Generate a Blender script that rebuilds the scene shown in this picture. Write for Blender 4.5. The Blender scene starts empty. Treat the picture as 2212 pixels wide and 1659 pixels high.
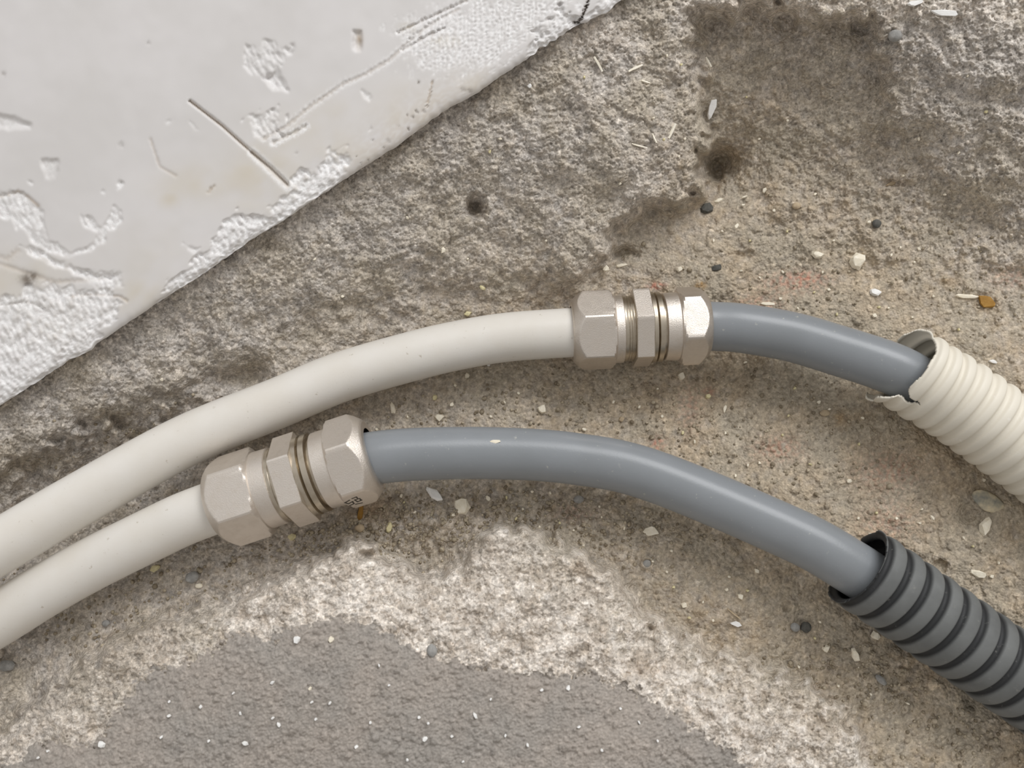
import bpy, bmesh, math, random
import numpy as np
from mathutils import Vector, Matrix

scn = bpy.context.scene
COL = scn.collection

# ------------------------------------------------------------------ camera, world, lights, exposure
H = 0.32                       # camera height over the reference level, metres
MPP = 0.4 / 2212               # metres per photo pixel on the reference level z = 0
cam_d = bpy.data.cameras.new('camera')
cam_d.sensor_width = 36.0
cam_d.lens = 36.0 * H / 0.4
cam_d.clip_start = 0.01
cam_d.clip_end = 20
cam_d.dof.use_dof = True
cam_d.dof.focus_distance = H - 0.004
cam_d.dof.aperture_fstop = 11.0
cam = bpy.data.objects.new('camera', cam_d)
cam.location = (0, 0, H)
COL.objects.link(cam)
scn.camera = cam

scn.view_settings.view_transform = 'Standard'
scn.view_settings.look = 'None'
scn.view_settings.gamma = 1.0
scn.view_settings.use_curve_mapping = False
scn.view_settings.exposure = 0.10

world = bpy.data.worlds.new('daylight')
scn.world = world
world.use_nodes = True
wt = world.node_tree
wt.nodes.clear()
wo = wt.nodes.new('ShaderNodeOutputWorld')
wb = wt.nodes.new('ShaderNodeBackground')
wtc = wt.nodes.new('ShaderNodeTexCoord')
wdot = wt.nodes.new('ShaderNodeVectorMath'); wdot.operation = 'DOT_PRODUCT'
wdot.inputs[1].default_value = (-0.40, 0.70, 0.45)
wmr = wt.nodes.new('ShaderNodeMapRange')
wmr.inputs['From Min'].default_value = -0.9
wmr.inputs['From Max'].default_value = 1.0
wramp = wt.nodes.new('ShaderNodeValToRGB')
wramp.color_ramp.elements[0].position = 0.0
wramp.color_ramp.elements[0].color = (0.42, 0.38, 0.33, 1)
wramp.color_ramp.elements[1].position = 1.0
wramp.color_ramp.elements[1].color = (1.0, 0.99, 0.98, 1)
e = wramp.color_ramp.elements.new(0.62); e.color = (0.60, 0.58, 0.56, 1)
wt.links.new(wtc.outputs['Generated'], wdot.inputs[0])
wt.links.new(wdot.outputs['Value'], wmr.inputs['Value'])
wt.links.new(wmr.outputs['Result'], wramp.inputs['Fac'])
wt.links.new(wramp.outputs['Color'], wb.inputs['Color'])
wb.inputs['Strength'].default_value = 0.74
wt.links.new(wb.outputs['Background'], wo.inputs['Surface'])

def area_light(name, loc, target, size, size_y, power, color):
    d = bpy.data.lights.new(name, 'AREA')
    d.shape = 'RECTANGLE'; d.size = size; d.size_y = size_y
    d.energy = power; d.color = color
    o = bpy.data.objects.new(name, d)
    o.location = loc
    o.rotation_euler = (Vector(target) - Vector(loc)).to_track_quat('-Z', 'Y').to_euler()
    COL.objects.link(o)
    return o
area_light('window_daylight', (0.62, 1.10, 0.95), (0, 0, 0), 0.9, 0.7, 14.5, (0.985, 0.99, 1.0))

# ------------------------------------------------------------------ helpers
def W(px, py, z=0.0):
    """photo pixel + height (m) -> point of the place"""
    s = MPP * (H - z) / H
    return Vector(((px - 1106) * s, (829.5 - py) * s, z))

def tag(o, label=None, cat=None, group=None, kind=None):
    if label: o['label'] = label
    if cat: o['category'] = cat
    if group: o['group'] = group
    if kind: o['kind'] = kind
    return o

def link_mesh(name, me, mat=None, parent=None, smooth=True):
    if mat: me.materials.append(mat)
    o = bpy.data.objects.new(name, me)
    COL.objects.link(o)
    if smooth:
        me.polygons.foreach_set('use_smooth', [True] * len(me.polygons))
    if parent:
        o.parent = parent
        o.matrix_parent_inverse = Matrix.Translation(parent.location).inverted()
    return o

def empty(name, loc):
    o = bpy.data.objects.new(name, None)
    o.location = loc
    o.empty_display_size = 0.01
    COL.objects.link(o)
    return o

def srgb(r, g, b):
    f = lambda c: (c / 255 / 12.92) if c / 255 <= 0.04045 else ((c / 255 + 0.055) / 1.055) ** 2.4
    return (f(r), f(g), f(b), 1.0)

class NT:
    """small node-tree writer"""
    def __init__(self, name):
        self.m = bpy.data.materials.new(name); self.m.use_nodes = True
        self.t = self.m.node_tree
        self.b = self.t.nodes['Principled BSDF']
        self.tc = self.t.nodes.new('ShaderNodeTexCoord')
    def node(self, typ, **kw):
        n = self.t.nodes.new(typ)
        for k, v in kw.items(): setattr(n, k, v)
        return n
    def link(self, a, b): self.t.links.new(a, b)
    def noise(self, scale, detail=3, rough=0.6, vec=None, distortion=0.0):
        n = self.node('ShaderNodeTexNoise')
        n.inputs['Scale'].default_value = scale; n.inputs['Detail'].default_value = detail
        n.inputs['Roughness'].default_value = rough; n.inputs['Distortion'].default_value = distortion
        self.link(vec or self.tc.outputs['Object'], n.inputs['Vector'])
        return n.outputs['Fac']
    def voronoi(self, scale, feature='F1', out='Distance', vec=None):
        n = self.node('ShaderNodeTexVoronoi', feature=feature)
        n.inputs['Scale'].default_value = scale
        self.link(vec or self.tc.outputs['Object'], n.inputs['Vector'])
        return n.outputs[out]
    def ramp(self, fac, lo, hi, c0=0.0, c1=1.0):
        n = self.node('ShaderNodeMapRange')
        n.inputs['From Min'].default_value = lo; n.inputs['From Max'].default_value = hi
        n.inputs['To Min'].default_value = c0; n.inputs['To Max'].default_value = c1
        self.link(fac, n.inputs['Value'])
        return n.outputs['Result']
    def math(self, op, a, b=None):
        n = self.node('ShaderNodeMath', operation=op)
        for i, v in enumerate((a, b)):
            if v is None: continue
            if isinstance(v, (int, float)): n.inputs[i].default_value = v
            else: self.link(v, n.inputs[i])
        return n.outputs[0]
    def mix(self, fac, a, b, blend='MIX'):
        n = self.node('ShaderNodeMix', data_type='RGBA', blend_type=blend)
        for s, v in ((n.inputs[0], fac), (n.inputs[6], a), (n.inputs[7], b)):
            if isinstance(v, (int, float)): s.default_value = v
            elif isinstance(v, tuple): s.default_value = v
            else: self.link(v, s)
        return n.outputs[2]
    def attr(self, name):
        n = self.node('ShaderNodeAttribute'); n.attribute_name = name
        s = self.node('ShaderNodeSeparateColor')
        self.link(n.outputs['Color'], s.inputs[0])
        return s.outputs[0], s.outputs[1], s.outputs[2]
    def bump(self, height, strength, dist):
        n = self.node('ShaderNodeBump')
        n.inputs['Strength'].default_value = strength; n.inputs['Distance'].default_value = dist
        self.link(height, n.inputs['Height'])
        self.link(n.outputs['Normal'], self.b.inputs['Normal'])
    def set(self, color=None, rough=None, metal=None, spec=None):
        for k, v in (('Base Color', color), ('Roughness', rough), ('Metallic', metal), ('Specular IOR Level', spec)):
            if v is None: continue
            if isinstance(v, (int, float, tuple)): self.b.inputs[k].default_value = v
            else: self.link(v, self.b.inputs[k])
        return self.m

# ------------------------------------------------------------------ materials
def mat_ground():
    n = NT('broken_mortar')
    sand, light, coat = n.attr('region')
    tone, red, amber = n.attr('detail')
    n1 = n.noise(160, 4); n2 = n.noise(900, 3); n3 = n.noise(45, 3)
    bank = n.mix(n.ramp(n1, 0.35, 0.65), srgb(178, 171, 163), srgb(210, 203, 195))
    bank = n.mix(n.ramp(n3, 0.42, 0.66), bank, srgb(188, 178, 163))
    sandc = n.mix(n.ramp(n1, 0.35, 0.65), srgb(170, 154, 132), srgb(196, 180, 157))
    sandc = n.mix(n.ramp(n3, 0.40, 0.62), sandc, srgb(178, 167, 149))
    lightc = n.mix(n.ramp(n1, 0.35, 0.62), srgb(196, 184, 170), srgb(240, 232, 222))
    coatc = n.mix(n.ramp(n3, 0.35, 0.65), srgb(162, 156, 149), srgb(172, 163, 154))
    c = n.mix(sand, bank, sandc)
    c = n.mix(light, c, lightc)
    c = n.mix(coat, c, coatc)
    c = n.mix(n.math('MULTIPLY', red, 0.6), c, srgb(200, 120, 100))
    c = n.mix(n.math('MULTIPLY', amber, 0.75), c, srgb(150, 112, 50))
    # grains of their own colour
    t = n.ramp(tone, 0.0, 1.0, 0.62, 1.36)
    cc = n.node('ShaderNodeCombineColor')
    for i in range(3): n.link(t, cc.inputs[i])
    c = n.mix(1.0, c, cc.outputs[0], 'MULTIPLY')
    f = n.ramp(n2, 0.30, 0.70, 0.84, 1.14)
    cc2 = n.node('ShaderNodeCombineColor')
    for i in range(3): n.link(f, cc2.inputs[i])
    c = n.mix(1.0, c, cc2.outputs[0], 'MULTIPLY')
    # granular binder: rounded grains, each with its own tone
    v1 = n.voronoi(950); v2 = n.voronoi(480)
    for sc_, amp in ((950, 0.20), (520, 0.13), (1900, 0.16)):
        col = n.voronoi(sc_, 'F1', 'Color')
        sp_ = n.node('ShaderNodeSeparateColor'); n.link(col, sp_.inputs[0])
        amp_n = n.math('MULTIPLY', n.math('SUBTRACT', sp_.outputs[0], 0.5), n.math('MULTIPLY', n.ramp(coat, 0, 1, 2 * amp, 0.6 * amp), n.ramp(sand, 0, 1, 1.0, 0.6)))
        g = n.math('ADD', amp_n, 1.0)
        cg = n.node('ShaderNodeCombineColor')
        for i in range(3): n.link(g, cg.inputs[i])
        c = n.mix(1.0, c, cg.outputs[0], 'MULTIPLY')
    h = n.math('ADD', n.math('MULTIPLY', n.noise(1300, 4, 0.7), 0.5), n.math('SUBTRACT', 1.0, n.math('ADD', v1, n.math('MULTIPLY', v2, 0.6))))
    bn = n.node('ShaderNodeBump'); bn.inputs['Distance'].default_value = 0.0006
    n.link(n.ramp(coat, 0, 1, 0.75, 0.35), bn.inputs['Strength'])
    n.link(h, bn.inputs['Height']); n.link(bn.outputs['Normal'], n.b.inputs['Normal'])
    return n.set(c, 0.95, 0.0, 0.2)

def mat_plaster():
    n = NT('white_plaster')
    chalk, tan, dark = n.attr('region')
    warm, streak, _ = n.attr('detail')
    n1 = n.noise(30, 3); n2 = n.noise(600, 4, 0.7)
    c = n.mix(n.ramp(n1, 0.4, 0.65), srgb(214, 211, 209), srgb(220, 217, 216))
    c = n.mix(warm, c, srgb(211, 204, 192))
    c = n.mix(tan, c, srgb(178, 160, 138))
    ch = n.mix(n.ramp(n2, 0.35, 0.6), srgb(226, 223, 222), srgb(252, 252, 252))
    c = n.mix(chalk, c, ch)
    c = n.mix(dark, c, srgb(92, 78, 62))
    bn = n.node('ShaderNodeBump'); bn.inputs['Distance'].default_value = 0.0004
    n.link(n.ramp(chalk, 0, 1, 0.02, 0.45), bn.inputs['Strength'])
    n.link(n.noise(900, 4, 0.7), bn.inputs['Height']); n.link(bn.outputs['Normal'], n.b.inputs['Normal'])
    return n.set(c, 0.6, 0.0, 0.3)

def mat_pipe(name, base, rough, speck, stain):
    n = NT(name)
    n1 = n.noise(60, 3); n2 = n.noise(1400, 3, 0.6); v = n.noise(420, 4, 0.7)
    c = n.mix(n.ramp(n1, 0.35, 0.7, 0, 0.35), base, stain)
    c = n.mix(n.ramp(v, 0.66, 0.72), c, speck)
    v2 = n.noise(190, 3, 0.5)
    c = n.mix(n.ramp(v2, 0.74, 0.80, 0, 0.5), c, speck)
    n.bump(n2, 0.10, 0.0003)
    return n.set(c, rough, 0.0, 0.4)

def mat_metal(name, base, rough, dirt, bump=0.15, metal=1.0):
    n = NT(name)
    n1 = n.noise(300, 3); n2 = n.noise(2600, 3, 0.7)
    c = n.mix(n.ramp(n1, 0.45, 0.75, 0, 0.5), base, dirt)
    r = n.ramp(n1, 0.3, 0.7, rough - 0.05, rough + 0.08)
    n.bump(n2, bump, 0.0002)
    return n.set(c, r, metal, 0.5)

def mat_simple(name, c0, c1, rough=0.85, scale=500, bump=0.3):
    n = NT(name)
    c = n.mix(n.ramp(n.noise(scale, 3), 0.35, 0.65), c0, c1)
    n.bump(n.noise(scale * 2, 3), bump, 0.0004)
    return n.set(c, rough, 0.0, 0.3)

def mat_black_conduit():
    n = NT('dusty_black_plastic')
    n1 = n.noise(500, 4, 0.7); n2 = n.noise(70, 3)
    rid, _, _ = n.attr('ridge')
    dust = n.math('MULTIPLY', n.ramp(rid, 0.45, 1.0), n.ramp(n2, 0.25, 0.6, 0.6, 1.0))
    c = n.mix(dust, srgb(50, 51, 52), srgb(112, 114, 113))
    c = n.mix(n.ramp(n1, 0.62, 0.72, 0, 0.35), c, srgb(150, 148, 142))
    n.bump(n1, 0.2, 0.0003)
    return n.set(c, 0.6, 0.0, 0.35)

M_GROUND = mat_ground()
M_PLASTER = mat_plaster()
M_WHITE = mat_pipe('white_plastic', srgb(225, 221, 214), 0.36, srgb(196, 188, 176), srgb(212, 204, 190))
M_GREY = mat_pipe('grey_plastic', srgb(137, 141, 145), 0.30, srgb(168, 168, 164), srgb(124, 128, 130))
M_NUT = mat_metal('satin_nickel', srgb(226, 218, 209), 0.42, srgb(212, 202, 190), 0.6)
M_RING = mat_metal('polished_nickel', srgb(194, 184, 168), 0.30, srgb(156, 144, 124), 0.10)
M_DARK = mat_simple('stamped_ink', srgb(62, 58, 52), srgb(84, 78, 70), 0.7)
M_CONW = mat_pipe('white_conduit_plastic', srgb(228, 222, 208), 0.5, srgb(240, 236, 228), srgb(228, 220, 204))
M_CONB = mat_black_conduit()
M_CHIP = mat_simple('plaster_chip', srgb(236, 226, 204), srgb(250, 243, 226), 0.85)
M_CHIPW = mat_simple('white_paint_chip', srgb(244, 243, 240), srgb(252, 252, 250), 0.7)
M_CHIPY = mat_simple('yellowish_chip', srgb(216, 206, 160), srgb(236, 226, 186), 0.8)
M_CHIPT = mat_simple('tan_chip', srgb(176, 158, 132), srgb(196, 178, 150), 0.9)
M_STONE = mat_simple('grey_pebble', srgb(142, 141, 138), srgb(170, 168, 164), 0.8)
M_STONED = mat_simple('dark_pebble', srgb(78, 78, 74), srgb(104, 102, 96), 0.8)
M_STRAW = mat_simple('pale_sliver', srgb(244, 236, 216), srgb(252, 247, 236), 0.6, 300, 0.1)
M_SHELL = mat_simple('mottled_shell', srgb(138, 138, 130), srgb(216, 202, 172), 0.6, 160, 0.3)
M_AMBER = mat_simple('amber_wood', srgb(150, 110, 46), srgb(172, 132, 66), 0.7, 300, 0.2)

# ------------------------------------------------------------------ field maths (photo-pixel grid)
STEP = 2.1
X0, X1, Y0, Y1 = -520.0, 2732.0, -460.0, 2119.0
NX = int((X1 - X0) / STEP) + 1
NY = int((Y1 - Y0) / STEP) + 1
gx = X0 + np.arange(NX) * STEP
gy = Y0 + np.arange(NY) * STEP
GX, GY = np.meshgrid(gx, gy)
CS = 13.0
cx = np.arange(X0 - CS, X1 + 2 * CS, CS); cy = np.arange(Y0 - CS, Y1 + 2 * CS, CS)
CX, CY = np.meshgrid(cx, cy)

def up(field):
    """coarse grid -> fine grid, bilinear"""
    fx = (GX[0] - cx[0]) / CS; fy = (GY[:, 0] - cy[0]) / CS
    ix = np.floor(fx).astype(int); iy = np.floor(fy).astype(int)
    tx = fx - ix; ty = (fy - iy)[:, None]
    a = field[:, ix] * (1 - tx) + field[:, ix + 1] * tx
    return a[iy] * (1 - ty) + a[iy + 1] * ty

def rbf(pts, X, Y, smooth=0.0):
    P = np.array([(p[0], p[1]) for p in pts], float); v = np.array([p[2] for p in pts], float)
    D = np.hypot(P[:, None, 0] - P[None, :, 0], P[:, None, 1] - P[None, :, 1])
    n = len(P)
    A = np.zeros((n + 3, n + 3)); A[:n, :n] = -np.sqrt(D * D + 40 ** 2) + np.eye(n) * smooth
    A[:n, n] = 1; A[:n, n + 1:] = P / 1000; A[n, :n] = 1; A[n + 1:, :n] = P.T / 1000
    w = np.linalg.solve(A, np.concatenate([v, [0, 0, 0]]))
    out = w[n] + w[n + 1] * X / 1000 + w[n + 2] * Y / 1000
    for i in range(n):
        out = out - w[i] * np.sqrt((X - P[i, 0]) ** 2 + (Y - P[i, 1]) ** 2 + 40 ** 2)
    return out

def segdist(pts, X, Y, closed=True):
    d = np.full(X.shape, 1e9)
    n = len(pts)
    for i in range(n if closed else n - 1):
        ax, ay = pts[i]; bx, by = pts[(i + 1) % n]
        vx, vy = bx - ax, by - ay
        L = vx * vx + vy * vy + 1e-9
        t = np.clip(((X - ax) * vx + (Y - ay) * vy) / L, 0, 1)
        d = np.minimum(d, np.hypot(X - ax - t * vx, Y - ay - t * vy))
    return d

def inside(pts, X, Y):
    c = np.zeros(X.shape, bool); n = len(pts)
    for i in range(n):
        ax, ay = pts[i]; bx, by = pts[(i + 1) % n]
        if ay == by: continue
        k = (ay > Y) != (by > Y)
        c ^= k & (X < (bx - ax) * (Y - ay) / (by - ay) + ax)
    return c

def sdf(pts, X, Y):
    """positive inside"""
    d = segdist(pts, X, Y)
    return np.where(inside(pts, X, Y), d, -d)

rng = np.random.default_rng(7)
def band(shape, wl, seed, width=0.6, aniso=None):
    """band-limited noise of unit deviation, wavelength wl in grid cells"""
    r = np.random.default_rng(seed)
    f = np.fft.rfft2(r.standard_normal(shape))
    ky = np.fft.fftfreq(shape[0])[:, None]; kx = np.fft.rfftfreq(shape[1])[None]
    if aniso: k = np.hypot(kx * aniso[0], ky * aniso[1])
    else: k = np.hypot(kx, ky)
    g = np.exp(-((np.log(np.maximum(k, 1e-6) * wl)) / width) ** 2)
    o = np.fft.irfft2(f * g, s=shape)
    return (o - o.mean()) / o.std()

def sst(x, a=0.0, b=1.0):
    t = np.clip((x - a) / (b - a), 0, 1)
    return t * t * (3 - 2 * t)

# ------------------------------------------------------------------ floor: chased channel in mortar
COAT_POLY = [(-900, 2600), (-700, 1800), (-330, 1700), (-80, 1680), (40, 1650), (74, 1605), (120, 1590), (165, 1612), (205, 1598), (233, 1572), (262, 1530), (280, 1504), (297, 1467),
             (345, 1445), (392, 1437), (440, 1410), (486, 1376), (530, 1368), (574, 1382), (640, 1350), (736, 1332), (820, 1355), (878, 1389),
             (938, 1423), (1000, 1433), (1060, 1440), (1141, 1453), (1208, 1453), (1290, 1450), (1316, 1474), (1377, 1497),
             (1428, 1524), (1476, 1561), (1553, 1605), (1607, 1652), (1700, 1760), (1850, 2600)]
HUMP_POLY = [(-900, 2600), (-800, 1800), (-400, 1680), (-150, 1620), (0, 1568), (95, 1474), (162, 1433), (203, 1403), (287, 1349), (344, 1329), (419, 1295),
             (449, 1278), (523, 1278), (621, 1227), (690, 1195), (740, 1172), (776, 1166), (810, 1185), (850, 1202), (895, 1212), (939, 1227), (965, 1222),
             (990, 1190), (1010, 1160), (1040, 1138), (1074, 1122), (1130, 1132), (1209, 1166), (1290, 1205), (1360, 1251), (1394, 1318), (1476, 1356), (1607, 1410),
             (1759, 1463), (1843, 1538), (1894, 1652), (1960, 1780), (2080, 2600)]
BANK_POLY = [(-700, 1400), (-300, 1230), (0, 1085), (200, 985), (400, 880), (500, 835), (600, 800), (700, 750), (800, 705), (950, 655), (1100, 640),
             (1230, 622), (1290, 590), (1320, 545), (1340, 500), (1400, 452), (1470, 452), (1510, 440), (1527, 395), (1516, 350), (1530, 290), (1522, 200),
             (1508, 120), (1522, 55), (1560, 42), (1600, 30), (1650, 28), (1700, 34), (1740, 55), (1775, 45), (1830, 48), (1862, 62), (1885, 100),
             (1902, 190), (1880, 250), (1905, 330), (1950, 400), (2030, 500), (2212, 590), (2700, 760), (2700, -700), (-700, -700)]
WIDTH_PTS = [(0, 1050, 150), (400, 870, 130), (800, 700, 150), (1100, 640, 120), (1240, 600, 75), (1320, 540, 50), (1420, 450, 60), (1527, 390, 20), (1528, 320, 22),
             (1530, 220, 44), (1520, 100, 90), (1600, 30, 60), (1760, 60, 60), (1880, 100, 60), (1895, 200, 60), (1880, 260, 80), (1960, 400, 180), (2200, 600, 200), (2500, 700, 240)]
# heights in mm
FLOOR_H = [(1390, 720, -18), (1240, 800, -15), (1560, 800, -17), (1000, 800, -13), (900, 900, -10), (740, 900, -6), (500, 1000, -3), (640, 1060, 4), (400, 1150, 6),
           (200, 1300, 10), (0, 1420, 14), (-300, 1600, 16), (700, 1130, 6), (900, 1120, 6), (1074, 1060, 2), (1250, 1130, 5), (1400, 1150, 6), (1550, 1180, 8),
           (1350, 950, -9), (1550, 950, -8), (1700, 950, -5), (1700, 1200, 10), (1850, 1320, 12), (1700, 1400, 13), (1900, 900, -4), (2050, 1060, 4), (2212, 1150, 9),
           (2100, 1300, 13), (2212, 1500, 17), (2000, 1500, 18), (2100, 1700, 24), (2400, 1700, 26), (1900, 700, -11), (1700, 620, -15), (1500, 590, -16), (1400, 520, -16),
           (2100, 750, -6), (2300, 900, 2), (1650, 480, -19), (1850, 500, -18), (2050, 600, -12), (2212, 700, -8), (1600, 380, -24), (1750, 350, -19), (1560, 350, -27), (1650, 230, -12),
           (1800, 200, -10), (1560, 180, -8), (1650, 110, -7), (1800, 110, -5), (1560, 100, -4), (1860, 130, -3), (1850, 330, -15), (1300, 650, -16), (1100, 680, -13), (1400, 1300, 8), (600, 800, 0), (0, 1210, 0), (250, 1150, -7), (120, 1210, -5), (380, 1090, -5)]
BANK_H = [(-300, 1050, 14), (0, 880, 13), (0, 980, 11), (200, 780, 13), (200, 900, 9), (400, 620, 13), (400, 750, 8), (600, 520, 13), (600, 650, 7), (750, 420, 14), (750, 580, 4),
          (900, 320, 14), (900, 500, 4), (1000, 230, 14), (1026, 449, 3), (1100, 160, 14), (1100, 350, 8), (1100, 560, -5), (1250, 80, 15), (1250, 250, 12), (1250, 400, 7), (1250, 520, 1),
          (1400, 60, 15), (1400, 200, 12), (1400, 350, 8), (1380, 430, 2), (1480, 150, 8), (1490, 300, 4), (1480, 400, -3), (1500, 30, 14), (1700, 10, 16), (1900, 10, 17), (2200, 20, 19),
          (1900, 80, 11), (2000, 100, 11), (2100, 80, 17), (2212, 120, 16), (1950, 200, 3), (2100, 200, 10), (1950, 330, -7), (2100, 350, -1), (2212, 300, 7), (2080, 470, -10), (2212, 500, -5),
          (2450, 400, 4), (300, 0, 12), (0, 200, 12), (-500, -450, 8), (-500, 900, 10), (700, -250, 12), (1300, -150, 15), (2000, -150, 19), (800, 640, -2), (500, 780, 3), (950, 610, -7), (1650, 20, 16), (200, 400, 13), (-200, 600, 13), (2500, 650, -4)]
HUMP_H = [(736, 1190, 28), (500, 1300, 26), (300, 1350, 24), (100, 1500, 24), (-200, 1650, 24), (939, 1240, 22), (1060, 1170, 24), (1200, 1220, 27), (1350, 1300, 26), (1500, 1400, 25),
          (1700, 1470, 26), (1850, 1600, 27), (300, 1500, 33), (500, 1380, 34), (736, 1335, 37), (736, 1250, 33), (1000, 1320, 34), (1141, 1440, 38), (1300, 1350, 32), (1450, 1500, 36), (1600, 1600, 37),
          (1600, 1500, 31), (1700, 1600, 32), (300, 1600, 38), (600, 1500, 41), (1000, 1600, 43), (1400, 1650, 42), (100, 1650, 36), (600, 1900, 44), (1500, 1900, 43), (-200, 1900, 38), (1800, 1800, 30), (200, 1430, 28)]

zf = up(rbf(FLOOR_H, CX, CY, 4)); zb = up(rbf(BANK_H, CX, CY, 4)); zh = up(rbf(HUMP_H, CX, CY, 4))
wb_ = np.maximum(up(rbf(WIDTH_PTS, CX, CY)), 18)
shape = (NY, NX)
nA = band(shape, 42, 1, 0.8); nB = band(shape, 17, 2, 0.7); nC = band(shape, 7, 3, 0.5); nD = band(shape, 3.4, 4, 0.4); nE = band(shape, 110, 5, 0.8)
nF = band(shape, 6, 6, 0.5); nG = band(shape, 12, 11, 0.6)

sdb = up(sdf(BANK_POLY, CX, CY)) + nE * 5 + nA * 6 + nB * 2.2
sdh = up(sdf(HUMP_POLY, CX, CY)) + nE * 4 + nA * 5 + nB * 1.6
sdc = up(sdf(COAT_POLY, CX, CY)) + nB * 6 + nC * 4 + nD * 2 + nA * 4
def fine_sdf(poly, X=None, Y=None):
    return sdf(poly, GX if X is None else X, GY if Y is None else Y)

bank = sst(sdb / wb_ * 0.9 + 0.35)
z = zf * (1 - bank) + zb * bank
# hump rises from the channel floor
hw = sst(sdh, -9, 36)
z = z * (1 - hw) + zh * hw
# hollows and holes (px, py, rx, ry, depth mm)
for hx, hy, rx, ry, d in [(1026, 449, 19, 21, 13), (1556, 352, 40, 34, 12), (1545, 380, 20, 30, 8), (507, 815, 58, 22, 8), (560, 800, 30, 40, 4), (915, 1195, 70, 38, 5),
                          (1100, 370, 90, 60, 2), (640, 700, 80, 50, 2), (1640, 180, 120, 60, 2), (1916, 262, 24, 40, 2), (1890, 200, 20, 40, 1.5), (2130, 480, 50, 30, 3),
                          (2090, 1115, 26, 22, 3.5), (1938, 396, 24, 8, 2.5), (1346, 545, 30, 13, 7), (1600, 552, 22, 10, 2), (190, 900, 60, 25, 2.5), (160, 1010, 90, 26, 3), (1340, 330, 40, 60, -2.5),
                          (2060, 250, 50, 40, -2.5), (2180, 160, 60, 36, -3), (2150, 370, 60, 36, -2.5), (2190, 560, 50, 26, -2), (1240, 560, 40, 50, -1.5),
                          (1290, 250, 60, 60, -2), (880, 560, 60, 50, -2), (700, 560, 60, 60, -1.6), (540, 1340, 50, 22, 2.2), (1180, 1300, 60, 25, -2), (240, 1460, 60, 24, 2.0)]:
    q = ((GX - hx + nC * 1.5) / rx) ** 2 + ((GY - hy + nB * 1.5) / ry) ** 2
    z = z - d * np.exp(-q ** 1.3)
# a shallow saucer ring (bubble) near the black conduit, and another at its side
for hx, hy, r, d in [(2030, 1225, 32, 1.6), (1700, 1310, 22, 1.0), (1398, 1216, 15, 1.5)]:
    q = np.hypot(GX - hx, (GY - hy)) / r
    z = z + d * np.exp(-((q - 0.75) / 0.3) ** 2) - 0.6 * d * (q < 0.5)

coat = sst(sdc, -2, 5)
light = sst(sdh, -6, 10) * (1 - coat)
# the broken rim is chalky in the middle and sandier on the left and along the right slope
dl = up(rbf([(100, 1500, .05), (250, 1400, .03), (400, 1350, .08), (170, 1590, .95), (270, 1480, .15), (360, 1400, .45), (520, 1320, .8), (-100, 1650, .2), (600, 1280, .8), (736, 1250, 1), (1000, 1300, .95), (1080, 1150, .5), (1200, 1200, .35),
             (1200, 1380, 1), (1350, 1450, 1), (1350, 1320, .5), (1500, 1400, .45), (1480, 1520, 1), (1600, 1500, .6), (1620, 1600, 1), (1750, 1550, .5), (1800, 1640, .7), (1850, 1500, .2), (930, 1180, .2)], CX, CY))
light = light * np.clip(dl + nB * 0.16 + nA * 0.08, 0, 1)
light2 = sst(GY + 18 * nB + 8 * nC, 62, 8) * sst(GX, 1420, 1560)            # dusty top ledge
light2 = np.maximum(light2, np.exp(-((GX - 1270) / 90) ** 2 - ((GY - 78 + nC * 3) / 46) ** 2) * 0.85)
dust = np.exp(-(up(segdist([(1390, 380), (1350, 450), (1315, 530), (1262, 600)], CX, CY, False)) / 26) ** 2) * 0.45 * np.clip(0.8 + 0.4 * nB, 0, 1)
light = np.clip(np.maximum(np.maximum(light, light2 * 0.8 * (1 - coat)), dust), 0, 1)
dsand = up(rbf([(0, 900, 0), (400, 700, 0), (800, 500, 0), (1200, 300, .1), (1400, 200, .2), (1300, 450, .15), (1500, 100, .3), (1600, 300, .75), (1800, 300, .55), (1700, 500, .85), (2000, 200, .15), (2150, 400, .2),
                (2150, 550, .5), (1900, 600, .95), (1500, 600, .95), (1100, 640, .6), (1000, 800, .6), (700, 900, .4), (400, 1200, .15), (100, 1400, .15), (700, 1150, .35), (900, 1120, .5), (1200, 1100, .6), (1300, 900, .9),
                (1600, 900, 1), (1900, 1000, 1), (2150, 1000, 1), (1500, 1250, .8), (1700, 1380, .9), (1900, 1450, .9), (2100, 1600, .9), (300, 1400, .5), (1950, 80, .1), (1300, 1250, .6), (2212, 750, .8)], CX, CY))
sand = np.clip(dsand + nB * 0.10 + nA * 0.06, 0, 1) * (1 - coat)

# --- relief by region (mm)
bankm = np.clip(bank, 0, 1)
rough_bank = 0.15 * nB + 0.10 * nG + 0.13 * nC + 0.15 * nD + 0.45 * nA + 0.85 * nE
rough_sand = 0.07 * nB + 0.04 * nC + 0.05 * nD + 0.24 * nA + 0.5 * nE
pits = np.clip(-nF - 1.0, 0, 2)
rough_light = 0.16 * nB + 0.10 * nG + 0.14 * nC + 0.16 * nD - 0.30 * pits + 0.45 * nA + 0.5 * nE
rough_coat = 0.06 * nB + 0.08 * nC + 0.11 * nD + 0.14 * nA
rb = rough_bank * bankm + rough_sand * (1 - bankm)
# the right wall of the channel and the rubble by the hump are rougher
rr = np.clip(sst(GX, 1500, 1700) * sst(GY, 620, 480), 0, 1)
rb = rb * (1 - rr) + rough_bank * rr
hm = np.clip(hw, 0, 1)
z = z + (rb * (1 - hm) + (rough_light * (1 - coat) + rough_coat * coat) * hm)

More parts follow.
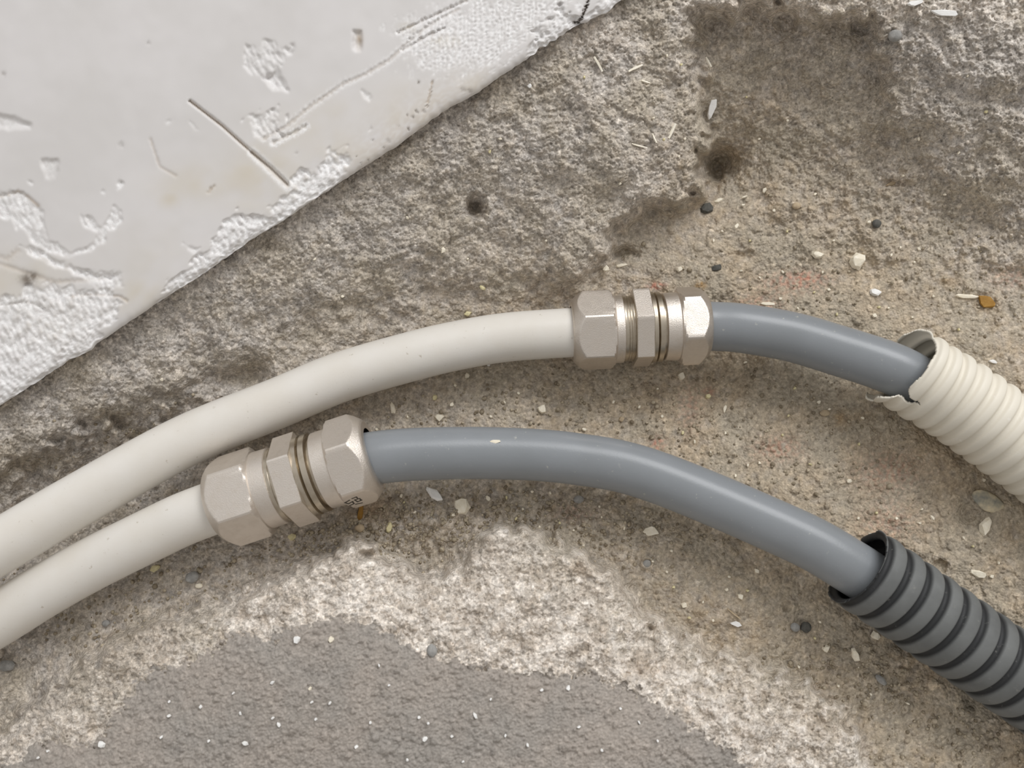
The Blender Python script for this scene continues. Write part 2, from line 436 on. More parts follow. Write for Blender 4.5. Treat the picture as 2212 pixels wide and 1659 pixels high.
# --- grains: rounded sand grains of their own tone, pressed into the surface
tone = 0.5 + 0.07 * nC + 0.05 * nB
density = np.clip(0.9 * bankm * (1 - hm) + 0.35 * (1 - bankm) * (1 - hm) + 0.75 * hm * (1 - coat) + 0.30 * hm * coat + rr * 0.6, 0, 1)
grain_h = np.zeros(shape)
def add_grains(count, rmin, rmax, hfac, seed, tone_amp, dens=None):
    global tone
    r = np.random.default_rng(seed)
    gxs = r.uniform(X0 + 20, X1 - 20, count); gys = r.uniform(Y0 + 20, Y1 - 20, count)
    rad = rmin + (rmax - rmin) * r.random(count) ** 2.2
    tn = r.normal(0, tone_amp, count); u = r.random(count)
    as_ = r.uniform(0.7, 1.4, count)
    for x, y, R, t, uu, a in zip(gxs, gys, rad, tn, u, as_):
        ix = int((x - X0) / STEP); iy = int((y - Y0) / STEP)
        if uu > (dens if dens is not None else density)[iy, ix]: continue
        k = int(R * 1.4 / STEP) + 1
        i0, i1, j0, j1 = max(iy - k, 0), min(iy + k + 1, NY), max(ix - k, 0), min(ix + k + 1, NX)
        dx = (GX[i0:i1, j0:j1] - x) * a; dy = (GY[i0:i1, j0:j1] - y) / a
        q = (dx * dx + dy * dy) / (R * R)
        m = q < 1
        prof = np.sqrt(np.clip(1 - q, 0, 1))
        grain_h[i0:i1, j0:j1] = np.where(m, np.maximum(grain_h[i0:i1, j0:j1], prof * R * 0.18 * hfac), grain_h[i0:i1, j0:j1])
        tone[i0:i1, j0:j1] = np.where(m, 0.5 + t, tone[i0:i1, j0:j1])
add_grains(82000, 3.0, 8.0, 0.62, 21, 0.15)
add_grains(3500, 6, 13, 0.50, 22, 0.10)
# gravel bed between the lower fitting and the broken rim, and under the black conduit
grav = np.exp(-((GX - 830) / 240) ** 2 - ((GY - 1135) / 62) ** 2) + np.exp(-((GX - 1930) / 120) ** 2 - ((GY - 1430) / 70) ** 2) * 0.8 + np.exp(-((GX - 600) / 200) ** 2 - ((GY - 970) / 60) ** 2) * 0.8 \
    + np.exp(-((GX - 2140) / 160) ** 2 - ((GY - 1640) / 100) ** 2) * 0.5 + np.exp(-((GX - 1350) / 260) ** 2 - ((GY - 1120) / 60) ** 2) * 0.5 + np.exp(-((GX - 60) / 200) ** 2 - ((GY - 1390) / 60) ** 2) * 0.4
grav = np.clip(grav, 0, 1) * (1 - hm)
add_grains(82000, 4.0, 14.0, 0.85, 23, 0.14, grav * 0.6)
z = z + grain_h
# dark specks and pale specks
sp = band(shape, 4.0, 31, 0.5)
tone = tone - np.clip(sp - 2.0, 0, 1) * 0.35 * (1 - coat) + np.clip(-sp - 2.3, 0, 1) * 0.5
tone = np.clip(tone * (1 - 0.45 * coat) + 0.5 * 0.45 * coat, 0, 1)

red = np.zeros(shape); amber = np.zeros(shape)
for hx, hy, rx, ry, s in [(1418, 617, 16, 7, 1.6), (1712, 610, 60, 22, .5), (1640, 660, 50, 22, .4), (1745, 600, 40, 12, .5), (1420, 958, 14, 14, .8), (1680, 970, 50, 26, .45), (1920, 1020, 70, 40, .35), (1920, 1130, 60, 40, .3),
                         (1532, 846, 10, 8, .8), (2190, 600, 50, 22, .3), (1490, 880, 24, 50, .3), (1240, 1110, 50, 20, .25)]:
    red += s * np.exp(-((GX - hx) / rx) ** 2 - ((GY - hy) / ry) ** 2)
for hx, hy, rx, ry, s in [(1514, 617, 12, 8, 1), (1815, 905, 18, 20, .6), (1860, 900, 30, 14, .3), (800, 1100, 46, 30, .6), (2131, 655, 30, 18, .5), (2050, 610, 30, 14, .4), (1240, 1470 - 240, 30, 12, .3), (1400, 1440, 60, 20, .2)]:
    amber += s * np.exp(-((GX - hx + nB * 3) / rx) ** 2 - ((GY - hy + nC * 3) / ry) ** 2)
red *= np.clip(0.6 + 0.5 * nC, 0, 1.3)

Zmm = z
def ground_z(px, py):
    """surface height (m) at a photo pixel"""
    fx = (px - X0) / STEP; fy = (py - Y0) / STEP
    ix, iy = int(fx), int(fy); tx, ty = fx - ix, fy - iy
    a = Zmm[iy, ix] * (1 - tx) + Zmm[iy, ix + 1] * tx; b = Zmm[iy + 1, ix] * (1 - tx) + Zmm[iy + 1, ix + 1] * tx
    return (a * (1 - ty) + b * ty) * 0.001

def grid_mesh(name, PX, PY, Z, faces_mask=None, attrs=()):
    """a surface whose vertices stand at photo pixels PX, PY and heights Z (m)"""
    ny, nx = PX.shape
    s = MPP * (H - Z) / H
    co = np.stack([(PX - 1106) * s, (829.5 - PY) * s, Z], -1).reshape(-1, 3)
    idx = np.arange(ny * nx).reshape(ny, nx)
    q = np.stack([idx[1:, :-1], idx[1:, 1:], idx[:-1, 1:], idx[:-1, :-1]], -1).reshape(-1, 4)
    if faces_mask is not None:
        q = q[faces_mask.reshape(-1)]
        used = np.unique(q); remap = np.full(ny * nx, -1); remap[used] = np.arange(len(used))
        q = remap[q]; co = co[used]
    else: used = np.arange(ny * nx)
    me = bpy.data.meshes.new(name)
    me.vertices.add(len(co)); me.vertices.foreach_set('co', co.astype(np.float32).ravel())
    me.loops.add(q.size); me.loops.foreach_set('vertex_index', q.astype(np.int32).ravel())
    me.polygons.add(len(q)); me.polygons.foreach_set('loop_start', (np.arange(len(q)) * 4).astype(np.int32))
    me.update(calc_edges=True)
    for an, chans in attrs:
        a = me.attributes.new(an, 'FLOAT_COLOR', 'POINT')
        c = np.ones((len(used), 4), np.float32)
        for i, ch in enumerate(chans): c[:, i] = ch.reshape(-1)[used]
        a.data.foreach_set('color', c.ravel())
    return me

fm = (coat[1:, 1:] + coat[:-1, :-1]) * 0.5 > 0.5
A_ = [('region', (sand, light, coat)), ('detail', (tone, np.clip(red, 0, 1), np.clip(amber, 0, 1)))]
me = grid_mesh('floor', GX, GY, Zmm * 0.001, ~fm, A_)
tag(link_mesh('floor', me, M_GROUND), 'chiselled mortar channel with sandy bed and rough crumbling banks', 'floor', kind='structure')
me = grid_mesh('floor_coating', GX, GY, Zmm * 0.001, fm, A_)
tag(link_mesh('floor_coating', me, M_GROUND), 'grey textured coating on the raised broken mortar below the pipes', 'floor', kind='structure')

# ------------------------------------------------------------------ white plastered wall slab
WALL_EDGE = [(-640, 1300), (-420, 1150), (-200, 1005), (0, 877), (60, 838), (108, 806), (150, 778), (199, 756), (210, 742), (270, 702), (330, 662), (398, 617), (450, 585), (507, 543), (560, 508), (618, 473),
             (680, 430), (740, 391), (800, 352), (861, 314), (910, 276), (955, 243), (1030, 202), (1070, 172), (1107, 148), (1138, 128), (1160, 108), (1185, 95), (1236, 60), (1275, 42),
             (1310, 28), (1340, 2), (1420, -60), (1620, -230), (1900, -460)]
we = np.array(WALL_EDGE, float)
seg = np.hypot(*np.diff(we, axis=0).T); cum = np.concatenate([[0], np.cumsum(seg)])
NS, NTT = 1080, 420
ss = np.linspace(0, cum[-1], NS)
ex = np.interp(ss, cum, we[:, 0]); ey = np.interp(ss, cum, we[:, 1])
wob = np.random.default_rng(3).standard_normal(NS); wob = np.convolve(wob, np.hanning(9) / 4, 'same') * 1.3
jag = 1.0 + 2.2 * np.exp(-((ss - np.interp(1180, we[:, 0], cum)) / 90) ** 2)
nxn, nyn = -0.545, -0.838                                  # into the wall, across its edge
ex = ex + nxn * wob * jag; ey = ey + nyn * wob * jag
tt = np.concatenate([np.linspace(-10, 0, 9)[:-1], (np.linspace(0, 1, NTT) ** 1.25) * 1250])
WX = ex[None, :] + nxn * np.maximum(tt, 0)[:, None]; WY = ey[None, :] + nyn * np.maximum(tt, 0)[:, None]
T = np.repeat(tt[:, None], NS, 1)
wsh = WX.shape
w1 = band(wsh, 40, 41, 0.8); w2 = band(wsh, 9, 42, 0.6); w3 = band(wsh, 4, 43, 0.5); w4 = band(wsh, 12, 44, 0.6, aniso=(0.45, 1.2)); w5 = band(wsh, 22, 46, 0.7)
ZW = 23.0 + 0.025 * w1 + T * 0.004
# rounded lip falling away at the edge
lip = 9.0
ZW = ZW - 2.2 * np.exp(-np.maximum(T, 0) / lip)
chalk = np.zeros(wsh); tan = np.zeros(wsh); dark = np.zeros(wsh); warm = np.zeros(wsh); streak = np.zeros(wsh)

def region(poly, soft=6, rough=4):
    return sst(sdf(poly, WX, WY) + rough * 0.9 * w5 + rough * 0.35 * w2, -soft * 0.5, soft)

def flake(poly, depth, white=0.8, rough=4, grain=0.22, soft=6):
    global ZW, chalk
    m = region(poly, soft, rough)
    ZW = ZW - m * (depth * 0.7 + grain * 0.55 * w4 + grain * 0.12 * w2 + grain * 0.16 * w3 + grain * 0.6 * w5)
    chalk = np.maximum(chalk, m * white * np.clip(0.8 + 0.25 * w4 + 0.2 * w5, 0, 1))

flake([(-300, 330), (-30, 405), (20, 412), (45, 418), (78, 440), (92, 470), (95, 510), (150, 545), (190, 535), (215, 500), (242, 450), (264, 452), (262, 480), (215, 530), (190, 548), (120, 552), (70, 520), (30, 480), (0, 466), (-60, 430)], 0.8, 0.75, 3)
flake([(172, 462), (190, 466), (215, 490), (212, 500), (185, 492), (172, 475)], 0.6, 0.6, 2)
flake([(42, 530), (75, 535), (130, 565), (215, 592), (258, 590), (262, 600), (215, 606), (120, 580), (60, 548)], 1.3, 1.0, 2)
flake([(-300, 700), (0, 640), (40, 625), (120, 615), (190, 622), (245, 628), (258, 650), (252, 690), (225, 720), (195, 745), (150, 790), (90, 830), (0, 890), (-300, 1080)], 0.7, 0.72, 6, 0.34)
flake([(175, 585), (262, 582), (262, 622), (200, 628)], 0.5, 0.6, 5, 0.2)
# chipped white bands along the edge
flake([(330, 665), (372, 598), (388, 590), (425, 560), (470, 505), (488, 470), (505, 458), (540, 462), (560, 470), (600, 440), (632, 402), (628, 385), (645, 365), (690, 362), (706, 325), (740, 318), (760, 345), (748, 372), (700, 415), (618, 478), (507, 548), (400, 620)], 1.1, 0.95, 4, 0.35)
flake([(392, 522), (405, 528), (432, 536), (425, 545), (405, 540)], 0.8, 0.9, 2)
flake([(1140, 95), (1165, 55), (1210, 20), (1238, 20), (1245, 48), (1232, 68), (1190, 100), (1140, 132)], 1.2, 0.75, 5, 0.35)
flake([(1262, 42), (1278, 20), (1300, 0), (1330, -20), (1350, 0), (1300, 40)], 1.0, 0.9, 4, 0.35)
# gouges and pits
flake([(-40, 232), (0, 243), (30, 252), (68, 268), (66, 276), (0, 278), (-40, 280)], 1.6, 0.35, 1.5, 0.1, 10)
flake([(90, 345), (122, 345), (128, 370), (118, 385), (95, 390), (88, 360)], 1.2, 0.35, 2, 0.1, 8)
flake([(60, 392), (74, 395), (70, 402)], 0.5, 0.9, 1)
flake([(572, 172), (604, 150), (622, 196), (590, 196)], 1.8, 0.6, 1.5, 0.15, 10)
flake([(535, 100), (590, 90), (630, 110), (600, 160), (545, 168), (528, 140)], 0.35, 0.30, 6, 0.3)
flake([(535, 252), (570, 245), (600, 232), (615, 250), (608, 290), (560, 300), (535, 280)], 0.6, 0.55, 6, 0.35)
flake([(625, 95), (637, 92), (637, 104), (628, 106)], 1.0, 0.2, 1)
flake([(762, 66), (782, 66), (784, 90), (778, 110), (768, 112), (760, 90)], 1.8, 0.25, 1.5, 0.1, 7)
flake([(355, 262), (375, 252), (380, 262), (360, 270)], 0.8, 0.8, 1)
flake([(408, 262), (420, 268), (430, 282), (420, 282)], 0.8, 0.8, 1)
flake([(220, 415), (265, 398), (262, 418), (232, 425)], 0.35, 0.7, 4)
flake([(780, 195), (800, 205), (798, 218), (785, 215)], 0.7, 0.7, 2)
flake([(800, 270), (805, 280), (796, 285)], 1.0, 0.5, 1)
streakm = region([(850, 60), (960, 10), (1230, -40), (1250, 20), (1150, 90), (1060, 150), (1000, 158), (900, 150), (880, 110)], 40, 14)
vst = band(wsh, 5, 45, 0.5)
stripes = 0.25 + 0.75 * np.sin(WX * 0.62 + 2.1 * np.sin(WX * 0.093) + w1 * 1.1) * 0.5 + 0.5
streakv = np.clip(streakm * (0.55 * stripes + 0.25 + 0.25 * w2), 0, 1)
chalk = np.maximum(chalk, streakv * 0.75)
ZW = ZW - streakm * (0.22 * stripes + 0.1 * w3)

def scratch(pts, wdt, depth, tanv=0.0, chalkv=0.0, darkv=0.0, raise_=0.0):
    global ZW, tan, chalk, dark
    d = segdist(pts, WX + w3 * 0.8, WY + w3 * 0.8, False)
    g = np.exp(-(d / wdt) ** 2)
    ZW = ZW - depth * g + raise_ * np.exp(-((d - wdt * 1.8) / wdt) ** 2)
    tan = np.maximum(tan, tanv * g); chalk = np.maximum(chalk, chalkv * np.exp(-((d - wdt * 1.6) / wdt) ** 2)); dark = np.maximum(dark, darkv * g)
scratch([(410, 218), (432, 235), (480, 272), (520, 308), (545, 330), (585, 362), (622, 398)], 3.0, 1.5, 0.75, 0.25)
scratch([(545, 330), (622, 402)], 5, 0.8, 0.3, 0.6)
scratch([(570, 300), (620, 272), (668, 232), (740, 182), (790, 160), (840, 130), (920, 60), (990, 20)], 4, 0.5, 0.25, 0.35)
scratch([(590, 308), (640, 284), (660, 272)], 4, 0.9, 0.1, 0.7)
scratch([(860, 70), (920, 42), (985, 12), (1010, 0)], 3, 0.9, 0.2, 0.7)
scratch([(870, 108), (920, 80), (960, 60)], 3, 0.9, 0.2, 0.7)
scratch([(325, 300), (345, 360), (380, 380)], 3, 0.3, 0.3)
scratch([(450, 415), (462, 402)], 3, 0.5, 0.5)
scratch([(934, 175), (928, 205), (922, 232)], 2.5, 0.5, 0.6)
scratch([(1277, -20), (1268, 10), (1258, 35), (1250, 48), (1240, 48)], 2.2, 2.5, 0.4, 0.0, 0.8)
scratch([(-30, 545), (15, 560), (40, 540)], 6, 0.3, 0.25)
scratch([(0, 570), (120, 610), (240, 600)], 5, 0.35, 0.25)
scratch([(150, 640), (200, 636), (258, 640), (275, 650)], 3, 0.5, 0.45)
scratch([(0, 660), (60, 652), (95, 668)], 3, 0.6, 0.1, 0.6)
scratch([(0, 425), (40, 414), (60, 425), (84, 446)], 3.5, 0.5, 0.6)
for sx, sy, sr, sv in [(58, 604, 14, .8), (72, 598, 9, .8), (904, 178, 3.2, .9), (900, 241, 3, .7), (892, 252, 3, .7), (880, 249, 2.4, .7), (882, 278, 2.6, .8), (806, 303, 2.6, .5), (320, 93, 4, .25), (262, 313, 6, .2), (8, 160, 5, .35),
                       (862, 272, 2, .6), (915, 240, 4, .4), (1000, 195, 6, .3), (1015, 198, 5, .3), (260, 395, 4, .3), (640, 330, 3, .3), (838, 305, 5, .2), (780, 352, 2, .6), (795, 345, 2.2, .6), (770, 338, 2, .5), (828, 318, 2, .5)]:
    g = np.exp(-((WX - sx + w3) ** 2 + (WY - sy + w3) ** 2) / sr ** 2)
    dark = np.maximum(dark, g * sv); ZW = ZW - 0.3 * g
tan = np.maximum(tan, 0.9 * np.exp(-(((WX - 776) / 7) ** 2 + ((WY - 86) / 17) ** 2)))
for sx, sy, rx, ry, v in [(420, 400, 90, 45, .6), (560, 380, 90, 70, .8), (370, 430, 30, 20, .7), (650, 300, 120, 60, .5), (900, 250, 120, 70, .5), (760, 330, 90, 50, .5), (120, 700, 120, 60, .35), (20, 600, 120, 60, .6), (300, 640, 60, 40, .7),
                         (700, 240, 60, 40, .4), (960, 90, 30, 12, .9), (880, 60, 20, 10, .7), (1020, 180, 60, 30, .5), (320, 560, 120, 80, .25)]:
    warm = np.maximum(warm, v * np.exp(-((WX - sx) / rx) ** 2 - ((WY - sy) / ry) ** 2) * np.clip(1 + 0.25 * w1, 0, 1.4))
bandedge = np.exp(-(np.maximum(T, 0) / 60) ** 2)
tan = np.maximum(tan, 0.22 * np.exp(-((WX - 900) / 220) ** 2) * bandedge * np.clip(0.7 + 0.5 * w2, 0, 1) * (1 - chalk))
# the cut side of the slab goes down behind the mortar
side = T < 0
ZW = np.where(side, 20.3 + T * 1.1, ZW)
WXs = WX; WYs = WY
me = grid_mesh('wall_left', WXs[::-1], WYs[::-1], (ZW * 0.001)[::-1], None,
               [('region', tuple(np.clip(a, 0, 1)[::-1] for a in (chalk, tan, dark))), ('detail', tuple(np.clip(a, 0, 1)[::-1] for a in (warm, streakm, chalk)))])
o = link_mesh('wall_left', me, M_PLASTER)
tag(o, 'smooth white plastered wall with scratches, pits and a chipped chalky edge', 'wall', kind='structure')

# ------------------------------------------------------------------ tubes
def catmull(pts, n):
    P = [Vector(p) for p in pts]
    P = [P[0] * 2 - P[1]] + P + [P[-1] * 2 - P[-2]]
    out = []
    m = len(P) - 3
    for i in range(n + 1):
        u = i / n * m; k = min(int(u), m - 1); t = u - k
        a, b, c, d = P[k:k + 4]
        out.append(0.5 * ((2 * b) + (c - a) * t + (2 * a - 5 * b + 4 * c - d) * t * t + (3 * b - a - 3 * c + d) * t ** 3))
    return out

def resample(pts, n):
    L = [0]
    for a, b in zip(pts, pts[1:]): L.append(L[-1] + (b - a).length)
    out = []; j = 0
    for i in range(n + 1):
        s = L[-1] * i / n
        while j < len(pts) - 2 and L[j + 1] < s: j += 1
        t = (s - L[j]) / max(L[j + 1] - L[j], 1e-9)
        out.append(pts[j].lerp(pts[j + 1], t))
    return out, L[-1]

def frames(pts):
    fr = []
    for i, p in enumerate(pts):
        t = (pts[min(i + 1, len(pts) - 1)] - pts[max(i - 1, 0)]).normalized()
        up_ = Vector((0, 0, 1)); up_ = (up_ - t * up_.dot(t)).normalized()
        fr.append((p, t, up_, t.cross(up_)))
    return fr

def tube(name, pts, R, mat, parent, ns=220, na=56):
    pts, L = resample(catmull(pts, 300), ns)
    bm = bmesh.new(); rings = []
    for (p, t, u, v) in frames(pts):
        rings.append([bm.verts.new(p + (u * math.cos(a) + v * math.sin(a)) * R) for a in [2 * math.pi * k / na for k in range(na)]])
    for r0, r1 in zip(rings, rings[1:]):
        for k in range(na): bm.faces.new((r0[k], r1[k], r1[(k + 1) % na], r0[(k + 1) % na]))
    bm.faces.new(rings[0]); bm.faces.new(list(reversed(rings[-1])))
    bmesh.ops.recalc_face_normals(bm, faces=bm.faces)
    me = bpy.data.meshes.new(name); bm.to_mesh(me); bm.free()
    return link_mesh(name, me, mat, parent)

# ------------------------------------------------------------------ compression coupling
def nut_mesh(x0, x1, R, phi, rin, flip, collar):
    """hexagonal nut along x; chamfered outer end; collar = length of the round collar at the inner end. Built in mm"""
    bm = bmesh.new(); na = 144; ap = R * math.cos(math.pi / 6)
    L = x1 - x0
    def hexr(a, k):          # radius of hexagon limited by chamfer radius k
        b = ((a - phi) % (math.pi / 3)) - math.pi / 6
        return min(ap / math.cos(b), k)
    Rc = R * 0.955
    # profile stations: (distance from outer end, chamfer-cone radius)
    hl = L - collar
    st = [(0.0, rin, 0), (0.0, rin + 0.5, 0), (0.05, ap * 0.84, 1), (0.35, ap * 0.88, 1)]
    for q in [(i_ + 1) / 16 for i_ in range(16)]: st.append((0.35 + q * 4.4, ap * 0.88 + (R * 1.0 - ap * 0.88) * (0.8 * q + 0.2 * q ** 0.5), 1))
    st += [(hl * 0.6, R * 1.01, 1), (hl - 1.5, R * 1.01, 1)]
    for q in (0.4, 0.8, 1.0): st.append((hl - 1.5 + 1.5 * q, R * 1.01 - (R * 1.01 - ap * 0.97) * q, 1))
    st += [(hl + 0.02, ap * 0.965, 0), (L - 0.25, ap * 0.955, 0), (L, ap * 0.93, 0), (L, rin + 1.2, 0), (L - 1.5, rin + 1.0, 0)]
    rings = []
    for d, k, ishex in st:
        x = x0 + d if not flip else x1 - d
        ring = []
        for j in range(na):
            a = 2 * math.pi * j / na
            r = hexr(a, k) if ishex else k
            # slightly softened corners
            if ishex: r = min(r, R * 0.985)
            ring.append(bm.verts.new((x * .001, math.sin(a) * r * .001, math.cos(a) * r * .001)))
        rings.append(ring)
    for r0, r1 in zip(rings, rings[1:]):
        for k in range(na): bm.faces.new((r0[k], r1[k], r1[(k + 1) % na], r0[(k + 1) % na]))
    bmesh.ops.recalc_face_normals(bm, faces=bm.faces)
    return bm

def lathe(prof, na=96, phi=None, hexflags=None):
    bm = bmesh.new(); rings = []
    for i, (x, r) in enumerate(prof):
        ring = []
        for j in range(na):
            a = 2 * math.pi * j / na; rr_ = r
            if hexflags and hexflags[i]:
                b = ((a - phi) % (math.pi / 3)) - math.pi / 6
                rr_ = min(r * math.cos(math.pi / 6) / math.cos(b), r * 0.993)
            ring.append(bm.verts.new((x * .001, math.sin(a) * rr_ * .001, math.cos(a) * rr_ * .001)))
        rings.append(ring)
    for r0, r1 in zip(rings, rings[1:]):
        for k in range(na): bm.faces.new((r0[k], r1[k], r1[(k + 1) % na], r0[(k + 1) % na]))
    bmesh.ops.recalc_face_normals(bm, faces=bm.faces)
    return bm

def put(name, bm, mat, parent, mx, sharp=22):
    me = bpy.data.meshes.new(name)
    bm.transform(mx); bm.to_mesh(me); bm.free()
    o = link_mesh(name, me, mat, parent)
    me.set_sharp_from_angle(angle=math.radians(sharp))
    return o

def coupling(root, centre, axis, sc, R, phiL, phiM, phiR, L):
    """parts along the axis in mm of the upper fitting, scaled by sc. L: section stations"""
    ax = axis.normalized(); u = Vector((0, 0, 1)); u = (u - ax * u.dot(ax)).normalized(); v = ax.cross(u).normalized()
    # local x -> axis, y -> picture-up side, z -> up
    yv = u.cross(ax).normalized()
    m3 = Matrix((ax, yv, u)).transposed()
    mx = Matrix.Translation(centre) @ m3.to_4x4() @ Matrix.Scale(sc, 4)
    (a0, a1, b0, b1, c0, c1, cL, cR) = L
    rp = 9.6 / sc + 0.25
    pm = math.radians(phiM)
    Rm = R * 0.985
    prof = [(a1 - 2.5, 10.6), (a1 - 2.5, R * 0.80), (a1 + 0.2, R * 0.80), (a1 + 0.5, R * 0.80)]
    # fine thread between the left nut and the hexagon
    x = a1 + 0.5
    while x < b0 - 1.0:
        prof += [(x + 0.15, R * 0.80), (x + 0.55, R * 0.805), (x + 0.75, R * 0.80), (x + 0.85, R * 0.79), (x + 1.0, R * 0.79)]; x += 1.0
    prof += [(b0 - 0.3, R * 0.79), (b0, R * 0.82)]
    nf = len(prof)
    prof += [(b0, Rm), (b0 + 0.001, Rm), (b1, Rm)]
    ne = len(prof)
    prof += [(b1 + 0.001, R * 0.87), (b1 + (c0 - b1) * 0.28, R * 0.87), (b1 + (c0 - b1) * 0.36, R * 0.80), (b1 + (c0 - b1) * 0.44, R * 0.86), (b1 + (c0 - b1) * 0.78, R * 0.86), (b1 + (c0 - b1) * 0.84, R * 0.74), (c0 + 2.5, R * 0.74), (c0 + 2.5, 10.6)]
    fl = [nf <= i < ne for i in range(len(prof))]
    # body split: ring surfaces are polished, the hexagon satin
    body = put('coupling', lathe(prof, 96, pm, fl), M_RING, root, mx)
    hexp = [(b0 - 0.01, R * 0.80), (b0 - 0.01, Rm * 0.985), (b0 + 0.25, Rm * 1.01), (b1 - 0.25, Rm * 1.01), (b1 + 0.01, Rm * 0.985), (b1 + 0.01, R * 0.80)]
    h = put('coupling_hexagon', lathe(hexp, 144, pm, [0, 1, 1, 1, 1, 0]), M_NUT, body, mx)
    n1 = put('compression_nut', nut_mesh(a0, a1, R, math.radians(phiL), rp, False, cL), M_NUT, body, mx)
    n2 = put('compression_nut', nut_mesh(c0, c1, R, math.radians(phiR), rp, True, cR), M_NUT, body, mx)
    return body, h, n1, n2, mx

PR = 0.0096
# ---- upper run
zu = [(-560, 1480, .052), (-320, 1345, .046), (-150, 1262, .041), (0, 1180, .035), (170, 1080, .027), (400, 953, .017), (600, 871, .010), (738, 814, .006), (900, 767, .003), (1000, 744, .001), (1100, 728, 0), (1240, 718, 0), (1300, 714, 0)]
upper = empty('pipe_line', W(1390, 710, -0.0096))
tag(upper, 'upper pipe run: white pipe joined to grey pipe by a nickel coupling', 'pipe')
C_up = W(1378, 709, 0.0)
A_up = (W(1490, 703.5, 0.0005) - W(1290, 713.5, 0.0))
o = tube('white_pipe', [W(*p) for p in zu], PR, M_WHITE, upper)
o['label'] = 'thick white plastic pipe'
gu = [(1470, 703, 0), (1536, 705, 0), (1600, 709, .0015), (1706, 727, .004), (1806, 756, .008), (1928, 797, .013), (2010, 842, .013), (2060, 872, .012)]
o = tube('grey_pipe', [W(*p) for p in gu], PR, M_GREY, upper)
o['label'] = 'smooth grey plastic pipe'
k = MPP * 1000
Lu = ((1243 - 1386) * k, (1352 - 1386) * k, (1374 - 1386) * k, (1411 - 1386) * k, (1439 - 1386) * k, (1535 - 1386) * k, 3.2, 5.4)
body, hx_, n1, n2, _ = coupling(upper, C_up, A_up, 1.0, 15.9, 16, 12, 40, Lu)
body['label'] = 'nickel-plated compression coupling body with shiny rings'
n1['label'] = 'satin nut gripping the white pipe'
n2['label'] = 'satin nut gripping the grey pipe'

# ---- lower run
lower = empty('pipe_line', W(640, 1037, 0.012))
tag(lower, 'lower pipe run: shorter white pipe joined by a nickel coupling to grey pipe', 'pipe')
zl = [(-540, 1680, .042), (-300, 1520, .036), (-150, 1424, .033), (0, 1335, .030), (100, 1273, .028), (203, 1216, .026), (338, 1149, .025), (400, 1120, .025), (474, 1092, .025), (540, 1068, .025)]
o = tube('white_pipe', [W(*p) for p in zl], PR, M_WHITE, lower)
o['label'] = 'thick white plastic pipe'
gl = [(730, 1010, .025), (792, 992, .025), (900, 981, .022), (1074, 979, .018), (1243, 991, .017), (1411, 1028, .019), (1708, 1152, .026), (1832, 1220, .029), (1930, 1285, .030), (2010, 1342, .030)]
o = tube('grey_pipe', [W(*p) for p in gl], PR, M_GREY, lower)
o['label'] = 'smooth grey plastic pipe'
C_lo = W(638, 1036, 0.025)
A_lo = W(745, 1001.5, 0.0255) - W(526, 1073, 0.025)
s_lo = 1.045; kk = MPP * 1000 * (H - 0.025) / H / s_lo
Ll = (-178 * kk, -36 * kk, -22 * kk, 26 * kk, 62 * kk, 178 * kk, 5.6, 5.2)
body, hx_, n1, n2, mxl = coupling(lower, C_lo, A_lo, s_lo, 16.3, -19, -26, -37, Ll)
body['label'] = 'nickel-plated compression coupling body with shiny rings'
n1['label'] = 'satin nut gripping the white pipe'
n2['label'] = 'satin nut gripping the grey pipe, with a dark stamped mark'
# stamped mark: two stacked rows of short dark strokes on the nut's lower flat
def stamp():
    bm = bmesh.new()
    a0 = math.radians(-37 - 30 - 0)       # centre direction of the lower flat
    ap = 16.3 * math.cos(math.pi / 6) + 0.03
    cx_ = 116 * kk
    strokes = [((-2.6, 1.0), (-0.9, 1.6)), ((-2.6, 1.0), (-2.2, -0.3)), ((-2.2, -0.3), (-0.6, 0.2)), ((-0.6, 0.2), (-0.9, -1.3)), ((-0.9, -1.3), (-2.3, -1.6)),
               ((0.2, 2.0), (1.6, 2.2)), ((1.6, 2.2), (1.5, 0.9)), ((0.4, 0.8), (1.9, 0.7)), ((1.9, 0.7), (1.8, -0.6)), ((0.5, -0.9), (1.9, -0.6)), ((0.4, 0.8), (0.5, -0.9)), ((-0.6, -2.0), (1.2, -2.4))]
    n = Vector((0, math.sin(a0), math.cos(a0))); tv = Vector((0, math.cos(a0), -math.sin(a0))); xv = Vector((1, 0, 0))
    def P(x, y, h): return (xv * (cx_ + x) + n * (ap + h) + tv * y) * 0.001
    for (x0_, y0_), (x1_, y1_) in strokes:
        d = Vector((x1_ - x0_, y1_ - y0_)).normalized() * 0.22; e_ = Vector((-d.y, d.x))
        c = [(x0_ - d.x + e_.x, y0_ - d.y + e_.y), (x1_ + d.x + e_.x, y1_ + d.y + e_.y), (x1_ + d.x - e_.x, y1_ + d.y - e_.y), (x0_ - d.x - e_.x, y0_ - d.y - e_.y)]
        lo = [bm.verts.new(P(x * 1.1, y * 1.7, -0.1)) for x, y in c]; hi = [bm.verts.new(P(x * 1.1, y * 1.7, 0.03)) for x, y in c]
        bm.faces.new(hi)
        for i in range(4): bm.faces.new((lo[i], lo[(i + 1) % 4], hi[(i + 1) % 4], hi[i]))
    bmesh.ops.recalc_face_normals(bm, faces=bm.faces)
    return bm
STAMP_PARENT = n2

